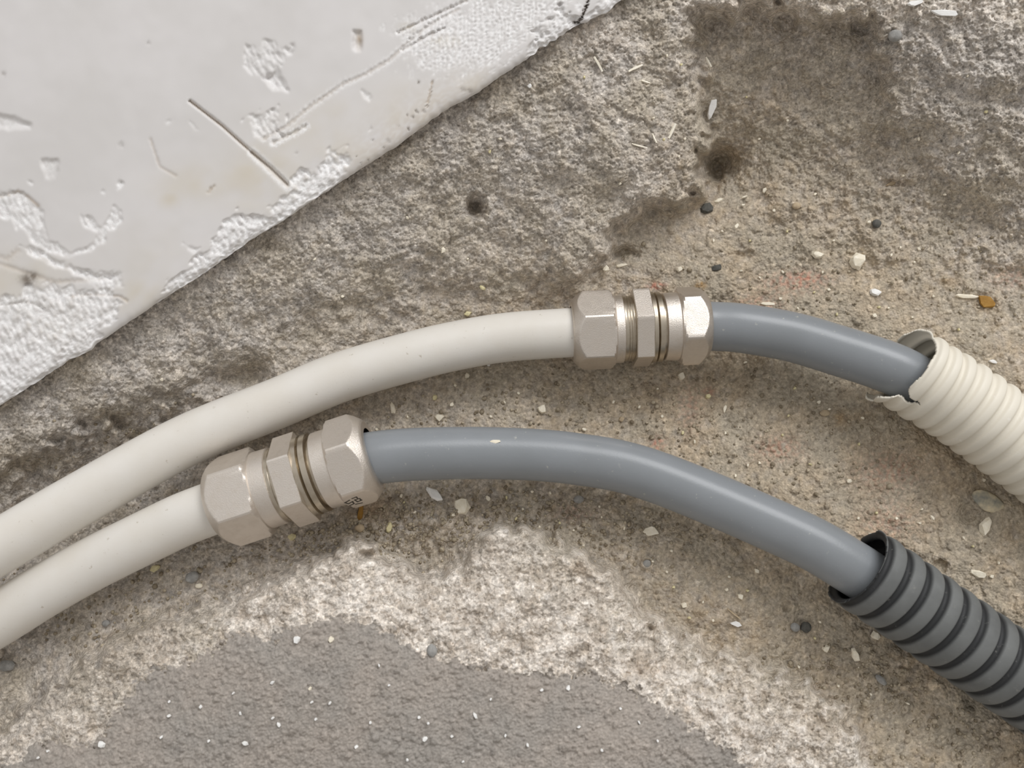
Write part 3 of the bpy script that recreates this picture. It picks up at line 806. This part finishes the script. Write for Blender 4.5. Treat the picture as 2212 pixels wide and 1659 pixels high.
# stamp is a mark on the nut: joined into the nut's mesh as a second material
def add_mark(nut, bm, mx, mat):
    bm.transform(mx)
    nut.data.materials.append(mat)
    for f in bm.faces: f.material_index = 1
    tmp = bpy.data.meshes.new('tmp'); bm.to_mesh(tmp); bm.free()
    b2 = bmesh.new(); b2.from_mesh(nut.data); nb = len(b2.faces)
    b2.from_mesh(tmp); b2.faces.ensure_lookup_table()
    for f in b2.faces[nb:]: f.material_index = 1
    b2.to_mesh(nut.data); b2.free(); bpy.data.meshes.remove(tmp)
add_mark(n2, stamp(), mxl, M_DARK)

# ------------------------------------------------------------------ corrugated conduits
def conduit(name, pts, R, depth, period, wall, duty, mat, start_cut, slit=None, ns_per=24, na=240, phase=0.0, flare=None, sharp=2.2):
    path = catmull(pts, 400); _, L = resample(path, 10)
    ns = int(L / period * ns_per)
    path, L = resample(path, ns)
    bm = bmesh.new(); lay = bm.verts.layers.float_color.new('ridge')
    fr = frames(path); outer = []; inner = []
    for i, (p, t, u, v) in enumerate(fr):
        ph = (i / ns_per - phase) % 1.0
        c = math.cos(2 * math.pi * ph)                      # 1 on the ridge
        prof = 0.5 + 0.5 * math.tanh((c + duty) * sharp) / math.tanh((1 + duty) * sharp)
        prof = max(0.0, min(1.0, prof))
        bulge = 0.10 * max(0, c)
        r = R - depth * (1 - prof) - 0.0002 + bulge * depth
        ro, ri = [], []
        for k2 in range(na):
            a = 2 * math.pi * k2 / na
            d = u * math.cos(a) + v * math.sin(a)
            off = start_cut(a) if i < ns_per * 6 else 0.0
            q = p
            q = p + d * (flare(i * period / ns_per, a) if flare else 0.0)
            vo = bm.verts.new(q + d * r); vo[lay] = (prof, 0, 0, 1); ro.append(vo)
            vi = bm.verts.new(q + d * (r - wall)); vi[lay] = (0.0, 0, 0, 1); ri.append(vi)
        outer.append(ro); inner.append(ri)
    keep = lambda i, k2: (i * period / ns_per) >= start_cut(2 * math.pi * (k2 + .5) / na) and not (slit and slit(i * period / ns_per, 2 * math.pi * (k2 + .5) / na))
    K = [[keep(i, k2) for k2 in range(na)] for i in range(len(fr) - 1)]
    def face(a_, b_, c_, d_):
        try: bm.faces.new((a_, b_, c_, d_))
        except ValueError: pass
    for i in range(len(fr) - 1):
        for k2 in range(na):
            if not K[i][k2]: continue
            kn = (k2 + 1) % na
            face(outer[i][k2], outer[i + 1][k2], outer[i + 1][kn], outer[i][kn])
            face(inner[i][kn], inner[i + 1][kn], inner[i + 1][k2], inner[i][k2])
            if i == 0 or not K[i - 1][k2]: face(outer[i][k2], outer[i][kn], inner[i][kn], inner[i][k2])
            if i == len(fr) - 2 or not K[i + 1][k2]: face(outer[i + 1][kn], outer[i + 1][k2], inner[i + 1][k2], inner[i + 1][kn])
            if not K[i][k2 - 1]: face(outer[i + 1][k2], outer[i][k2], inner[i][k2], inner[i + 1][k2])
            if not K[i][kn]: face(outer[i][kn], outer[i + 1][kn], inner[i + 1][kn], inner[i][kn])
    bmesh.ops.delete(bm, geom=[v_ for v_ in bm.verts if not v_.link_faces], context='VERTS')
    me = bpy.data.meshes.new(name); bm.to_mesh(me); bm.free()
    return link_mesh(name, me, mat)

# angles: 0 = towards the viewer, +90deg = v = t x u
CUTW = [(0, 7.6), (25, 7.2), (38, 7.4), (44, 8.4), (46, 13.2), (49, 14.2), (52, 12.0), (55, 8.0), (60, 5.6), (68, 4.6), (78, 3.2), (88, 2.6), (98, 3.6), (106, 7.4), (111, 8.4), (114, 5.0), (118, 2.4), (125, 2.2), (131, 8.2), (165, 8.6), (196, 6.0),
        (206, 2.0), (238, 1.4), (256, 2.6), (270, 4.6), (282, 5.2), (294, 6.6), (310, 7.6), (360, 7.6)]
def cutW(a):
    # the torn end: a slit and a shard on the lower front, a longer tongue at the back
    d = math.degrees(a) % 360
    return float(np.interp(d, [c[0] for c in CUTW], [c[1] for c in CUTW])) * 0.001 + 0.0002 * math.sin(9 * a)
wc = [(1925, 775, .0135), (2010, 830, .0140), (2057, 858, .0145), (2148, 922, .0160), (2300, 1035, .019), (2480, 1180, .022), (2760, 1430, .024)]
wcon = conduit('corrugated_conduit', [W(*p) for p in wc], 0.0160, 0.0014, 0.0060, 0.0009, 0.35, M_CONW, cutW, phase=0.75,
               flare=lambda s_, a: max(0.0, 0.0085 - s_) * 0.42 * math.exp(-((math.degrees(a) - 117) / 16) ** 2) + max(0.0, 0.006 - s_) * 0.12 * math.exp(-((math.degrees(a) - 240) / 40) ** 2))
tag(wcon, 'white corrugated conduit with a torn end around the upper grey pipe', 'conduit')
bc = [(1842, 1216, .0300), (1910, 1262, .0300), (2010, 1332, .0300), (2162, 1438, .0300), (2300, 1535, .030), (2480, 1665, .030), (2760, 1870, .032)]
bcon = conduit('corrugated_conduit', [W(*p) for p in bc], 0.0153, 0.0019, 0.00775, 0.0009, 0.60, M_CONB, lambda a: 0.0022 + 0.0005 * math.sin(a * 2 + .6) + 0.0002 * math.sin(9 * a), sharp=3.4)
tag(bcon, 'dusty black corrugated conduit around the lower grey pipe', 'conduit')

# ------------------------------------------------------------------ chips, pebbles and slivers, each its own object
def chip_mesh(seed, l, w, h, kind):
    r = random.Random(seed); bm = bmesh.new()
    if kind == 'sliver':
        n = 7; vs = []
        for i in range(n + 1):
            t = i / n; x = (t - .5) * l; hw_ = w * .5 * (0.65 + 0.35 * math.sin(math.pi * min(max(t, .08), .92))) * r.uniform(.85, 1.1)
            y0 = math.sin(t * 3 + seed) * l * 0.02
            vs.append([bm.verts.new((x, y0 + a * hw_, b * h * .5 + h * .5)) for a, b in ((-1, -.6), (1, -.6), (.8, .7), (-.7, .9))])
        for a, b in zip(vs, vs[1:]):
            for i in range(4): bm.faces.new((a[i], b[i], b[(i + 1) % 4], a[(i + 1) % 4]))
        bm.faces.new(vs[0]); bm.faces.new(list(reversed(vs[-1])))
    else:
        n = {'chip': 7, 'flake': 8, 'pebble': 70}[kind]
        for i in range(n):
            th = 2 * math.pi * (i + r.uniform(-.35, .35)) / n * (1 if kind != 'pebble' else r.uniform(0, 9))
            if kind == 'pebble':
                ph = r.uniform(-1, 1); c = math.sqrt(1 - ph * ph)
                bm.verts.new((math.cos(th) * c * l / 2, math.sin(th) * c * w / 2, h / 2 + ph * h / 2))
            else:
                rad = r.uniform(.66, 1.0)
                x, y = math.cos(th) * rad * l / 2, math.sin(th) * rad * w / 2
                bm.verts.new((x, y, r.uniform(0, .25) * h))
                s_ = r.uniform(.62, .95) if kind == 'chip' else r.uniform(.85, .97)
                bm.verts.new((x * s_, y * s_, h * r.uniform(.65, 1.0)))
        bmesh.ops.convex_hull(bm, input=bm.verts)
        bmesh.ops.delete(bm, geom=[v_ for v_ in bm.verts if not v_.link_faces], context='VERTS')
    bmesh.ops.recalc_face_normals(bm, faces=bm.faces)
    me = bpy.data.meshes.new(kind); bm.to_mesh(me); bm.free()
    return me

_seed = [100]
def place_chip(name, label, cat, px, py, l, w, ang, kind, mat, hfac=0.55, group=None, lift=0.0, zz=None, tilt=None):
    _seed[0] += 1
    r = random.Random(_seed[0])
    zg = ground_z(px, py) if zz is None else zz
    s = MPP * (H - zg) / H
    h = max(w * s * hfac, 0.0009)
    k_ = {'chip': 1.22, 'flake': 1.15}.get(kind, 1.0)
    me = chip_mesh(_seed[0], l * s * k_, w * s * k_, h, kind)
    me.materials.append(mat)
    o = bpy.data.objects.new(name, me)
    if kind == 'pebble': me.polygons.foreach_set('use_smooth', [True] * len(me.polygons))
    # lie along the local slope
    if zz is None:
        d_ = 9
        nx_ = -(ground_z(px + d_, py) - ground_z(px - d_, py)) / (2 * d_ * s); ny_ = (ground_z(px, py + d_) - ground_z(px, py - d_)) / (2 * d_ * s)
        nrm = Vector((nx_ * .6, ny_ * .6, 1)).normalized()
    else: nrm = Vector((0, 0, 1))
    q = nrm.to_track_quat('Z', 'Y').to_matrix().to_4x4()
    o.matrix_world = Matrix.Translation(W(px, py, zg + lift + 0.0001 + 0.02 * h)) @ q @ Matrix.Rotation(math.radians(ang) - q.to_euler().z, 4, 'Z')
    COL.objects.link(o)
    tag(o, label, cat, group)
    return o

C = M_CHIP
CHIPS = [
 # name, label, cat, px, py, len, wid, angle, kind, material, hfac
 ('plaster_chip', 'large elongated white plaster chip lying half under the lower grey pipe', 'chip', 938, 1068, 50, 20, -38, 'chip', M_CHIPW, .45),
 ('plaster_chip', 'largest cream plaster chip, four-sided, on the gravel below the lower grey pipe', 'chip', 998, 1093, 40, 36, -55, 'chip', C, .45),
 ('plaster_chip', 'tiny cream chip touching the lower left of the four-sided chip', 'chip', 979, 1111, 9, 9, 20, 'chip', C, .6),
 ('plaster_chip', 'small upright cream chip right of the four-sided chip below the grey pipe', 'chip', 1054, 1077, 16, 10, -60, 'chip', C, .5),
 ('pebble', 'rounded beige pebble on the gravel below the lower coupling, beside an amber splinter', 'pebble', 778, 1140, 22, 19, 10, 'pebble', M_CHIPT, .6),
 ('plaster_chip', 'yellowish oblong chip at the edge of the broken mortar below the coupling', 'chip', 841, 1140, 24, 14, 75, 'chip', M_CHIPY, .6),
 ('plaster_chip', 'yellowish knobbly chip directly below the middle of the lower coupling', 'chip', 632, 1161, 19, 16, 40, 'chip', M_CHIPY, .7),
 ('wood_splinter', 'amber splinter poking out under the right nut of the lower coupling', 'splinter', 779, 1111, 36, 13, 88, 'sliver', M_AMBER, .5),
 ('plaster_chip', 'blunt cream chip with a pointed left end below the lower grey pipe, alone', 'chip', 1405, 1148, 37, 20, 0, 'flake', C, .35),
 ('pebble', 'mottled grey stone sunk in the sandy slope right of the broken mortar', 'pebble', 1398, 1216, 26, 22, 0, 'pebble', M_STONE, .5),
 ('plaster_chip', 'slim white chip standing out between the two pipe runs, left part', 'chip', 849, 883, 28, 12, -70, 'chip', C, .5),
 ('plaster_chip', 'irregular cream chip between the pipes, above the start of the lower grey pipe', 'chip', 950, 901, 20, 15, 10, 'chip', C, .6),
 ('plaster_chip', 'small tan grain left of the irregular cream chip between the pipes', 'chip', 939, 859, 12, 11, 70, 'chip', M_CHIPY, .6),
 ('plaster_chip', 'small pale grain right of and above the irregular cream chip between the pipes', 'chip', 976, 874, 11, 9, 40, 'chip', C, .6),
 ('pebble', 'cream pebble alone on the sand midway between the two pipe runs', 'pebble', 1171, 884, 19, 18, 0, 'chip', C, .7),
 ('plaster_chip', 'cream grain just under the lower edge of the upper white pipe', 'chip', 1009, 812, 12, 12, 0, 'chip', C, .6),
 ('plaster_chip', 'tiny bright white chip touching the underside of the upper white pipe', 'chip', 1055, 788, 9, 7, -50, 'chip', M_CHIPW, .6),
 ('plaster_chip', 'tan grain on the sand below the upper coupling, to its left', 'chip', 1342, 906, 14, 12, 0, 'chip', M_CHIPT, .6),
 ('plaster_chip', 'small cream chip just above the crest of the lower grey pipe', 'chip', 1262, 928, 13, 8, -20, 'chip', C, .6),
 ('plaster_chip', 'cream chip close below the right nut of the upper coupling', 'chip', 1471, 813, 19, 17, -30, 'chip', C, .7),
 ('plaster_chip', 'pale yellow chip below the upper grey pipe, next to a red speck', 'chip', 1529, 857, 13, 10, 15, 'chip', M_CHIPY, .6),
 ('plaster_chip', 'narrow upright pale chip below the upper grey pipe', 'chip', 1565, 884, 18, 7, 75, 'chip', C, .6),
 ('pebble', 'flat beige pebble with white dots in the open sand between the grey pipes', 'pebble', 1781, 893, 22, 15, 0, 'pebble', M_CHIPT, .4),
 ('plaster_chip', 'white crumb above the flat beige pebble between the grey pipes', 'chip', 1768, 869, 9, 8, 0, 'chip', C, .6),
 ('plaster_chip', 'thin cream flake touching the top edge of the upper grey pipe', 'chip', 1658, 657, 40, 8, -4, 'flake', C, .6),
 ('plaster_chip', 'small round white stone above the upper grey pipe', 'chip', 1890, 632, 26, 16, -5, 'chip', M_CHIPW, .6),
 ('plaster_chip', 'largest block-shaped cream chip above the upper grey pipe', 'chip', 1848, 566, 40, 31, -62, 'chip', C, .6),
 ('plaster_chip', 'wedge-shaped cream chip left of the block-shaped chip', 'chip', 1766, 551, 28, 17, -28, 'chip', C, .6),
 ('plaster_chip', 'long flat cream flake lying next to an amber patch at the far side', 'chip', 2085, 640, 54, 10, -3, 'flake', C, .5),
 ('bark_flake', 'amber brown flake at the end of the long cream flake', 'flake', 2131, 653, 42, 26, -35, 'flake', M_AMBER, .25),
 ('plaster_chip', 'small cream flake above the torn white conduit, near a dark pore', 'chip', 2144, 781, 18, 9, -12, 'flake', M_CHIPW, .5),
 ('plaster_chip', 'cream grain in the sand midway between the round white stone and upper grey pipe', 'chip', 1888, 682, 11, 9, 0, 'chip', C, .6),
 ('pebble', 'pale round grain alone on the sand between white conduit and lower grey pipe', 'pebble', 1833, 1039, 12, 10, 0, 'chip', C, .6),
 ('shell_fragment', 'oval mottled shell-like disc beside the underside of the white conduit', 'shell', 2132, 1084, 74, 44, -28, 'pebble', M_SHELL, .22),
 ('plaster_chip', 'peanut-shaped cream chip in the dark pit below the oval disc', 'chip', 2127, 1136, 42, 22, 62, 'chip', C, .5),
 ('plaster_chip', 'ragged cream chip right of the mouth of the black conduit', 'chip', 2112, 1239, 33, 17, -15, 'chip', C, .5),
 ('plaster_chip', 'tiny cream chip right beside the ragged chip near the black conduit', 'chip', 2141, 1245, 10, 8, -15, 'chip', C, .5),
 ('plaster_chip', 'small cream chip peeking over the rim of the black conduit mouth', 'chip', 1880, 1154, 13, 7, 0, 'chip', C, .6),
 ('plaster_chip', 'pale chip on the sand between the two conduits', 'chip', 2012, 1118, 14, 8, -60, 'chip', C, .5),
 ('plaster_chip', 'square cream chip at the underside of the black conduit', 'chip', 1891, 1372, 21, 19, 15, 'chip', C, .6),
 ('plaster_chip', 'long tapering cream chip below the black conduit', 'chip', 1847, 1415, 34, 15, -68, 'chip', C, .6),
 ('plaster_chip', 'bean-shaped cream chip left of the long tapering chip below the black conduit', 'chip', 1784, 1400, 21, 14, 35, 'chip', C, .6),
 ('pebble', 'grey-white pebble in the sand left of a dark pebble', 'pebble', 1715, 1354, 22, 20, 0, 'pebble', M_STONE, .6),
 ('pebble', 'dark grey-green pebble right of the grey-white pebble', 'pebble', 1739, 1354, 24, 24, 0, 'pebble', M_STONED, .5),
 ('pebble', 'oblong bluish grey stone below the black conduit', 'pebble', 1901, 1468, 32, 15, -42, 'pebble', M_STONE, .5),
 ('plaster_chip', 'flat white chip at the end of a thin straw, below the lower grey pipe', 'chip', 1590, 1347, 27, 11, -15, 'flake', M_CHIPW, .5),
 ('straw_sliver', 'thin tan straw above the flat white chip below the grey pipe', 'straw', 1585, 1325, 34, 4, -36, 'sliver', M_CHIPT, .8),
 ('plaster_chip', 'white oval chip below the lower grey pipe, right of a tiny round one', 'chip', 1600, 1288, 16, 11, -62, 'chip', C, .6),
 ('plaster_chip', 'tiny round white chip left of the white oval chip', 'chip', 1570, 1273, 9, 8, 0, 'chip', C, .6),
 ('plaster_chip', 'small tan grain near the lower edge of the lower grey pipe bend', 'chip', 1634, 1233, 11, 12, 0, 'chip', C, .6),
 ('plaster_chip', 'cream chip where the sandy slope meets the broken mortar, lower right', 'chip', 1477, 1307, 14, 12, -30, 'chip', C, .6),
 ('plaster_chip', 'knobbly yellowish chip just under the lower white pipe', 'chip', 337, 1229, 25, 13, 18, 'chip', M_CHIPY, .6),
 ('pebble', 'pale grey round pebble in the gap below the lower white pipe', 'pebble', 417, 1246, 30, 25, 25, 'pebble', M_STONE, .7),
 ('pebble', 'small pale flat pebble touching the grey round pebble', 'pebble', 431, 1265, 18, 11, 0, 'pebble', M_CHIP, .6),
 ('pebble', 'small dusty round pebble on the sand below the lower white pipe', 'pebble', 231, 1346, 18, 15, 0, 'pebble', M_STONE, .6),
 ('pebble', 'large dusty pale stone at the far lower left of the channel', 'pebble', 20, 1437, 36, 26, 0, 'pebble', M_STONE, .6),
 ('plaster_chip', 'white chip stuck on the grey coating near its upper edge, right part', 'chip', 1227, 1486, 13, 9, 85, 'chip', M_CHIPW, .6),
 ('plaster_chip', 'white chip on the grey coating below the thumb-sized notch', 'chip', 1026, 1545, 15, 8, -55, 'chip', M_CHIPW, .6),
 ('plaster_chip', 'round white chip low on the middle of the grey coating', 'chip', 918, 1596, 12, 11, 20, 'chip', M_CHIPW, .6),
 ('plaster_chip', 'small square white chip at the bottom edge of the grey coating', 'chip', 770, 1613, 10, 9, 20, 'chip', M_CHIPW, .6),
 ('plaster_chip', 'bright white pebble-like lump on the grey coating near the broken rim', 'chip', 642, 1381, 14, 15, 80, 'chip', M_CHIPW, .6),
 ('plaster_chip', 'pale lump right of the bright white lump on the grey coating', 'chip', 715, 1381, 12, 12, 40, 'chip', C, .6),
 ('plaster_chip', 'white fleck on the left part of the grey coating, upper of a pair', 'chip', 589, 1474, 13, 8, 30, 'chip', M_CHIPW, .6),
 ('plaster_chip', 'cream fleck on the grey coating, lower right of a pair', 'chip', 670, 1487, 10, 8, 50, 'chip', C, .6),
 ('plaster_chip', 'greenish white lump near the bottom left corner of the grey coating', 'chip', 221, 1607, 15, 14, -30, 'chip', M_CHIPW, .6),
 ('plaster_chip', 'white crescent fleck low on the left half of the grey coating', 'chip', 530, 1605, 16, 8, -15, 'chip', M_CHIPW, .6),
 ('plaster_chip', 'narrow white fleck above the crescent fleck on the grey coating', 'chip', 603, 1565, 12, 6, -60, 'chip', M_CHIPW, .6),
 ('plaster_chip', 'pale oval chip on the rough bank above the upper white pipe', 'chip', 957, 540, 14, 11, 80, 'chip', C, .6),
 ('plaster_chip', 'pale chip on the rough bank just above the upper white pipe bend', 'chip', 1042, 621, 15, 10, -40, 'chip', M_CHIPY, .6),
 ('plaster_chip', 'yellowish chip resting right against the top of the upper white pipe', 'chip', 1010, 678, 17, 12, 15, 'chip', M_CHIPY, .6),
 ('plaster_chip', 'white speck of plaster on the bank below the wall edge', 'chip', 1144, 186, 10, 9, 0, 'chip', M_CHIPW, .6),
 ('plaster_chip', 'cream square chip above the left nut of the upper coupling', 'chip', 1307, 580, 13, 15, 0, 'chip', C, .6),
 ('plaster_chip', 'bone-shaped cream chip above the upper coupling', 'chip', 1341, 574, 30, 8, 6, 'chip', C, .6),
 ('plaster_chip', 'small cream chip above the right nut of the upper coupling', 'chip', 1467, 582, 13, 13, -40, 'chip', C, .6),
 ('plaster_chip', 'oval white chip on the sandy slope below the deep hollow', 'chip', 1652, 411, 15, 9, 60, 'chip', C, .6),
 ('plaster_chip', 'slanted cream chip beside the black soot clump under the hollow', 'chip', 1553, 434, 24, 9, 25, 'chip', C, .6),
 ('plaster_chip', 'small cream chip right of the slanted chip under the hollow', 'chip', 1605, 444, 9, 6, -10, 'chip', C, .6),
 ('plaster_chip', 'cream chip lowest in the row under the deep hollow', 'chip', 1590, 490, 15, 9, 50, 'chip', C, .6),
 ('plaster_chip', 'curved pale chip just above the small cream chip under the hollow', 'chip', 1609, 426, 16, 5, 15, 'flake', C, .6),
 ('plaster_chip', 'tan flat stone high on the shaded sandy slope', 'chip', 1924, 397, 28, 11, 22, 'chip', M_CHIPT, .5),
 ('plaster_chip', 'tan stone in the sandy slope left of a tiny white chip', 'chip', 1720, 446, 18, 16, 0, 'pebble', M_CHIPT, .5),
 ('plaster_chip', 'tiny white chip with a dark green stone at its side', 'chip', 1877, 480, 10, 8, 0, 'chip', C, .6),
 ('pebble', 'dark green stone beside the tiny white chip on the slope', 'pebble', 1892, 484, 20, 20, 0, 'pebble', M_STONED, .5),
 ('plaster_chip', 'broad white chip lying on the top ledge, longest there', 'chip', 2042, 29, 62, 13, -8, 'flake', M_CHIPW, .5),
 ('plaster_chip', 'broad white chip on the top ledge cut off by the picture edge', 'chip', 1976, 7, 40, 12, 14, 'flake', M_CHIPW, .5),
 ('plaster_flake', 'kite-shaped white flake standing on the crest beside the hollow', 'flake', 1537, 234, 44, 16, 76, 'flake', M_CHIPW, .4),
 ('pale_sliver', 'short white sliver on the crest, above the kite-shaped flake', 'sliver', 1529, 136, 25, 7, -68, 'sliver', M_STRAW, .7),
 ('pale_sliver', 'white matchstick-like sliver nearest the chipped wall corner', 'sliver', 1293, 139, 36, 5, -62, 'sliver', M_STRAW, .8),
 ('pale_sliver', 'white sliver rising to the right, second from the wall corner', 'sliver', 1372, 148, 34, 6, 27, 'sliver', M_STRAW, .7),
 ('pale_sliver', 'fine nearly level sliver below the second white sliver', 'sliver', 1393, 178, 20, 4, -8, 'sliver', M_STRAW, .8),
 ('pale_sliver', 'thickest upright white sliver on the bank crest', 'sliver', 1450, 283, 34, 7, 68, 'sliver', M_STRAW, .7),
 ('pale_sliver', 'fine steep sliver left of the thickest upright one', 'sliver', 1413, 300, 22, 4, -66, 'sliver', M_STRAW, .8),
 ('pale_sliver', 'long fine almost level sliver lowest of them all', 'sliver', 1380, 315, 38, 4, -13, 'sliver', M_STRAW, .8),
 ('soot_clump', 'black soot clump at the foot of the crest under the hollow', 'soot clump', 1527, 452, 36, 26, 10, 'chip', M_STONED, .35),
 ('soot_clump', 'black soot clump on the sand above the right nut of the upper coupling', 'soot clump', 1549, 578, 24, 14, 15, 'chip', M_STONED, .4),
 ('pebble', 'blue-grey speck stone under the lower grey pipe bend', 'pebble', 1249, 1078, 24, 18, 0, 'pebble', M_STONE, .5),
 ('pebble', 'grey stone pressed into the coating rim under the notch', 'pebble', 932, 1405, 24, 28, 0, 'pebble', M_STONE, .5),
 ('pebble', 'round grey pebble set in the rim of the top ledge', 'pebble', 1930, 80, 30, 26, 0, 'pebble', M_STONE, .7),
]
for row in CHIPS:
    name, label, cat, px, py, l, w, ang, kind, mat, hf = row
    place_chip(name, label, cat, px, py, l, w, ang, kind, mat, hf)

# small crumbs that nothing tells apart, by patch of ground
CRUMBS = [
 ('tiny pale plaster crumb on the sand above the upper grey pipe', 'crumbs on the sand above the upper grey pipe',
  [(1685, 646), (1776, 588), (1898, 664), (1918, 666), (1970, 686), (2070, 712), (1974, 567), (1944, 535), (1984, 538), (1790, 626), (1758, 632), (1722, 666), (1925, 552), (1807, 680), (2015, 640), (1640, 600), (1600, 585), (1690, 588)]),
 ('tiny pale plaster crumb on the sand between the two grey pipes', 'crumbs on the sand between the two grey pipes',
  [(1716, 838), (1534, 976), (1750, 1003), (1791, 884), (1325, 868), (1209, 1035 - 100), (1610, 783), (1703, 898), (1566, 936), (1500, 955), (1690, 940), (1588, 1028), (1615, 1005), (1475, 935), (1380, 880), (1420, 840), (1855, 960), (1430, 900), (983, 832), (1090, 870), (1120, 850), (1060, 900), (880, 900), (814, 928), (1863, 903), (1640, 1000)]),
 ('tiny pale plaster crumb on the gravel below the lower grey pipe', 'crumbs on the gravel below the lower grey pipe',
  [(1094, 1075), (867, 1071), (896, 1107), (1209, 1130), (1188, 1065), (1130, 1100), (1150, 1062), (1165, 1140), (1300, 1118), (1295, 1095), (1348, 1140), (1410, 1213), (1240, 1145), (1440, 1235), (1455, 1268), (1260, 1180), (1115, 1120), (873, 1085), (1450, 1190)]),
 ('tiny pale plaster crumb on the sand around the black conduit', 'crumbs on the sand around the black conduit',
  [(1518, 1300), (1489, 1334), (1855, 1443), (1811, 1482), (1770, 1343), (1540, 1340), (1575, 1245), (1614, 1275), (1760, 1378), (1935, 1120), (1892, 1108), (1853, 1120), (1990, 1100), (2124, 1037), (2080, 1162), (1985, 1130), (1880, 1500), (1960, 1520), (1725, 1440), (2100, 1180), (2155, 1215)]),
 ('tiny white crumb stuck on the grey coating', 'crumbs on the grey coating',
  [(505, 1497), (434, 1526), (366, 1515), (366, 1546), (520, 1540), (713, 1518), (683, 1553), (674, 1486 + 30), (590, 1550), (840, 1480), (905, 1549), (925, 1562), (976, 1590), (819, 1437), (1092, 1588), (1140, 1609), (1060, 1510), (1170, 1490), (800, 1560), (452, 1600), (105, 1622), (84, 1636), (350, 1592), (1380, 1560), (1420, 1600), (1250, 1570), (1300, 1620), (1340, 1530), (880, 1640), (1000, 1645)]),
 ('tiny pale crumb caught on the rough bank beside the wall', 'crumbs on the rough bank',
  [(1058, 328), (1262, 168), (1352, 238), (1410, 256), (1433, 302), (1340, 396), (1466, 338), (1470, 140), (1440, 120), (1080, 300), (740, 640), (880, 470), (1010, 560), (1180, 520), (1478, 300), (680, 560), (350, 820)]),
 ('tiny pale crumb on the shaded slope under the top ledge', 'crumbs on the shaded slope',
  [(1612, 210), (1700, 260), (1640, 300), (2130, 241), (2090, 165), (1950, 380), (1985, 300), (2070, 330), (1672, 455), (1700, 500), (1560, 500), (1540, 520), (1620, 520), (1760, 420), (1800, 520), (2040, 420)]),
]
cr = random.Random(5)
for label, grp, spots in CRUMBS:
    for (px, py) in spots:
        mat = M_CHIPW if 'white' in label else (M_CHIP if cr.random() < .75 else M_CHIPY)
        place_chip('plaster_crumb', label, 'crumb', px, py, cr.uniform(5.5, 9.5), cr.uniform(4.5, 7), cr.uniform(0, 180), 'chip', mat, .7, grp)

# flecks lying on the pipes: one visible dried splash of plaster on the lower grey pipe
def on_pipe(px, py, zc, l, w, ang, label, mat):
    zt = zc + PR
    o = place_chip('plaster_fleck', label, 'fleck', px, py, l, w, ang, 'flake', mat, .3, zz=zt - 0.00035)
    return o
on_pipe(1069, 954, .0165, 26, 9, 0, 'dried cream plaster fleck on top of the lower grey pipe', M_CHIP)

# loose sand nobody could count, in the channel
PIPE_AX = [[(p[0], p[1]) for p in q] for q in (zu, gu, zl, gl)]
def near_pipe(px, py):
    return any(float(segdist(q, np.array([px]), np.array([py]), False)[0]) < 62 for q in PIPE_AX) or (1225 < px < 1550 and 600 < py < 815) or (450 < px < 830 and abs((px - 638) * .32 + (py - 1036) * .947) < 115)
def loose_sand():
    r = np.random.default_rng(77); bm = bmesh.new()
    spots = [(830, 1130, 230, 50, 1300), (1930, 1440, 150, 60, 500), (600, 960, 200, 40, 350), (1350, 1130, 240, 45, 400), (1200, 880, 260, 60, 350), (1700, 900, 300, 120, 500), (2120, 1600, 120, 80, 250), (300, 1300, 300, 60, 400), (1900, 640, 260, 80, 300)]
    for sx, sy, rx, ry, n in spots:
        for i in range(n):
            px, py = r.normal(sx, rx), r.normal(sy, ry)
            if not (-200 < px < 2400 and -100 < py < 1800): continue
            ix = int((px - X0) / STEP); iy = int((py - Y0) / STEP)
            if hm[iy, ix] > 0.3 or near_pipe(px, py): continue
            if px > 1770 and abs((px - 1852) * .566 - (py - 1222) * .824) < 125: continue
            if px > 1860 and abs((px - 1965) * .566 - (py - 795) * .824) < 125: continue
            zg = ground_z(px, py); R = r.uniform(0.00025, 0.0008) * (1.0 if r.random() < .9 else 1.5)
            P0 = W(px, py, zg + R * 0.35)
            rot = Matrix.Rotation(r.uniform(0, 6), 4, 'Z') @ Matrix.Rotation(r.uniform(0, 3), 4, 'X')
            bmesh.ops.create_icosphere(bm, subdivisions=1, radius=1.0, matrix=Matrix.Translation(P0) @ rot @ Matrix.Diagonal((R * r.uniform(.8, 1.3), R, R * r.uniform(.6, 1), 1)))
    me = bpy.data.meshes.new('loose_sand'); bm.to_mesh(me); bm.free()
    return me
m_sand = NT('sand_grain')
_oi = m_sand.voronoi(420, 'F1', 'Color')
_sc = m_sand.node('ShaderNodeSeparateColor'); m_sand.link(_oi, _sc.inputs[0])
M_SAND = m_sand.set(m_sand.mix(_sc.outputs[0], srgb(128, 116, 98), srgb(190, 178, 156)), 0.9, 0.0, 0.2)
o = link_mesh('loose_sand', loose_sand(), M_SAND)
tag(o, 'loose sand and fine grit scattered on the channel bed', 'sand', kind='stuff')
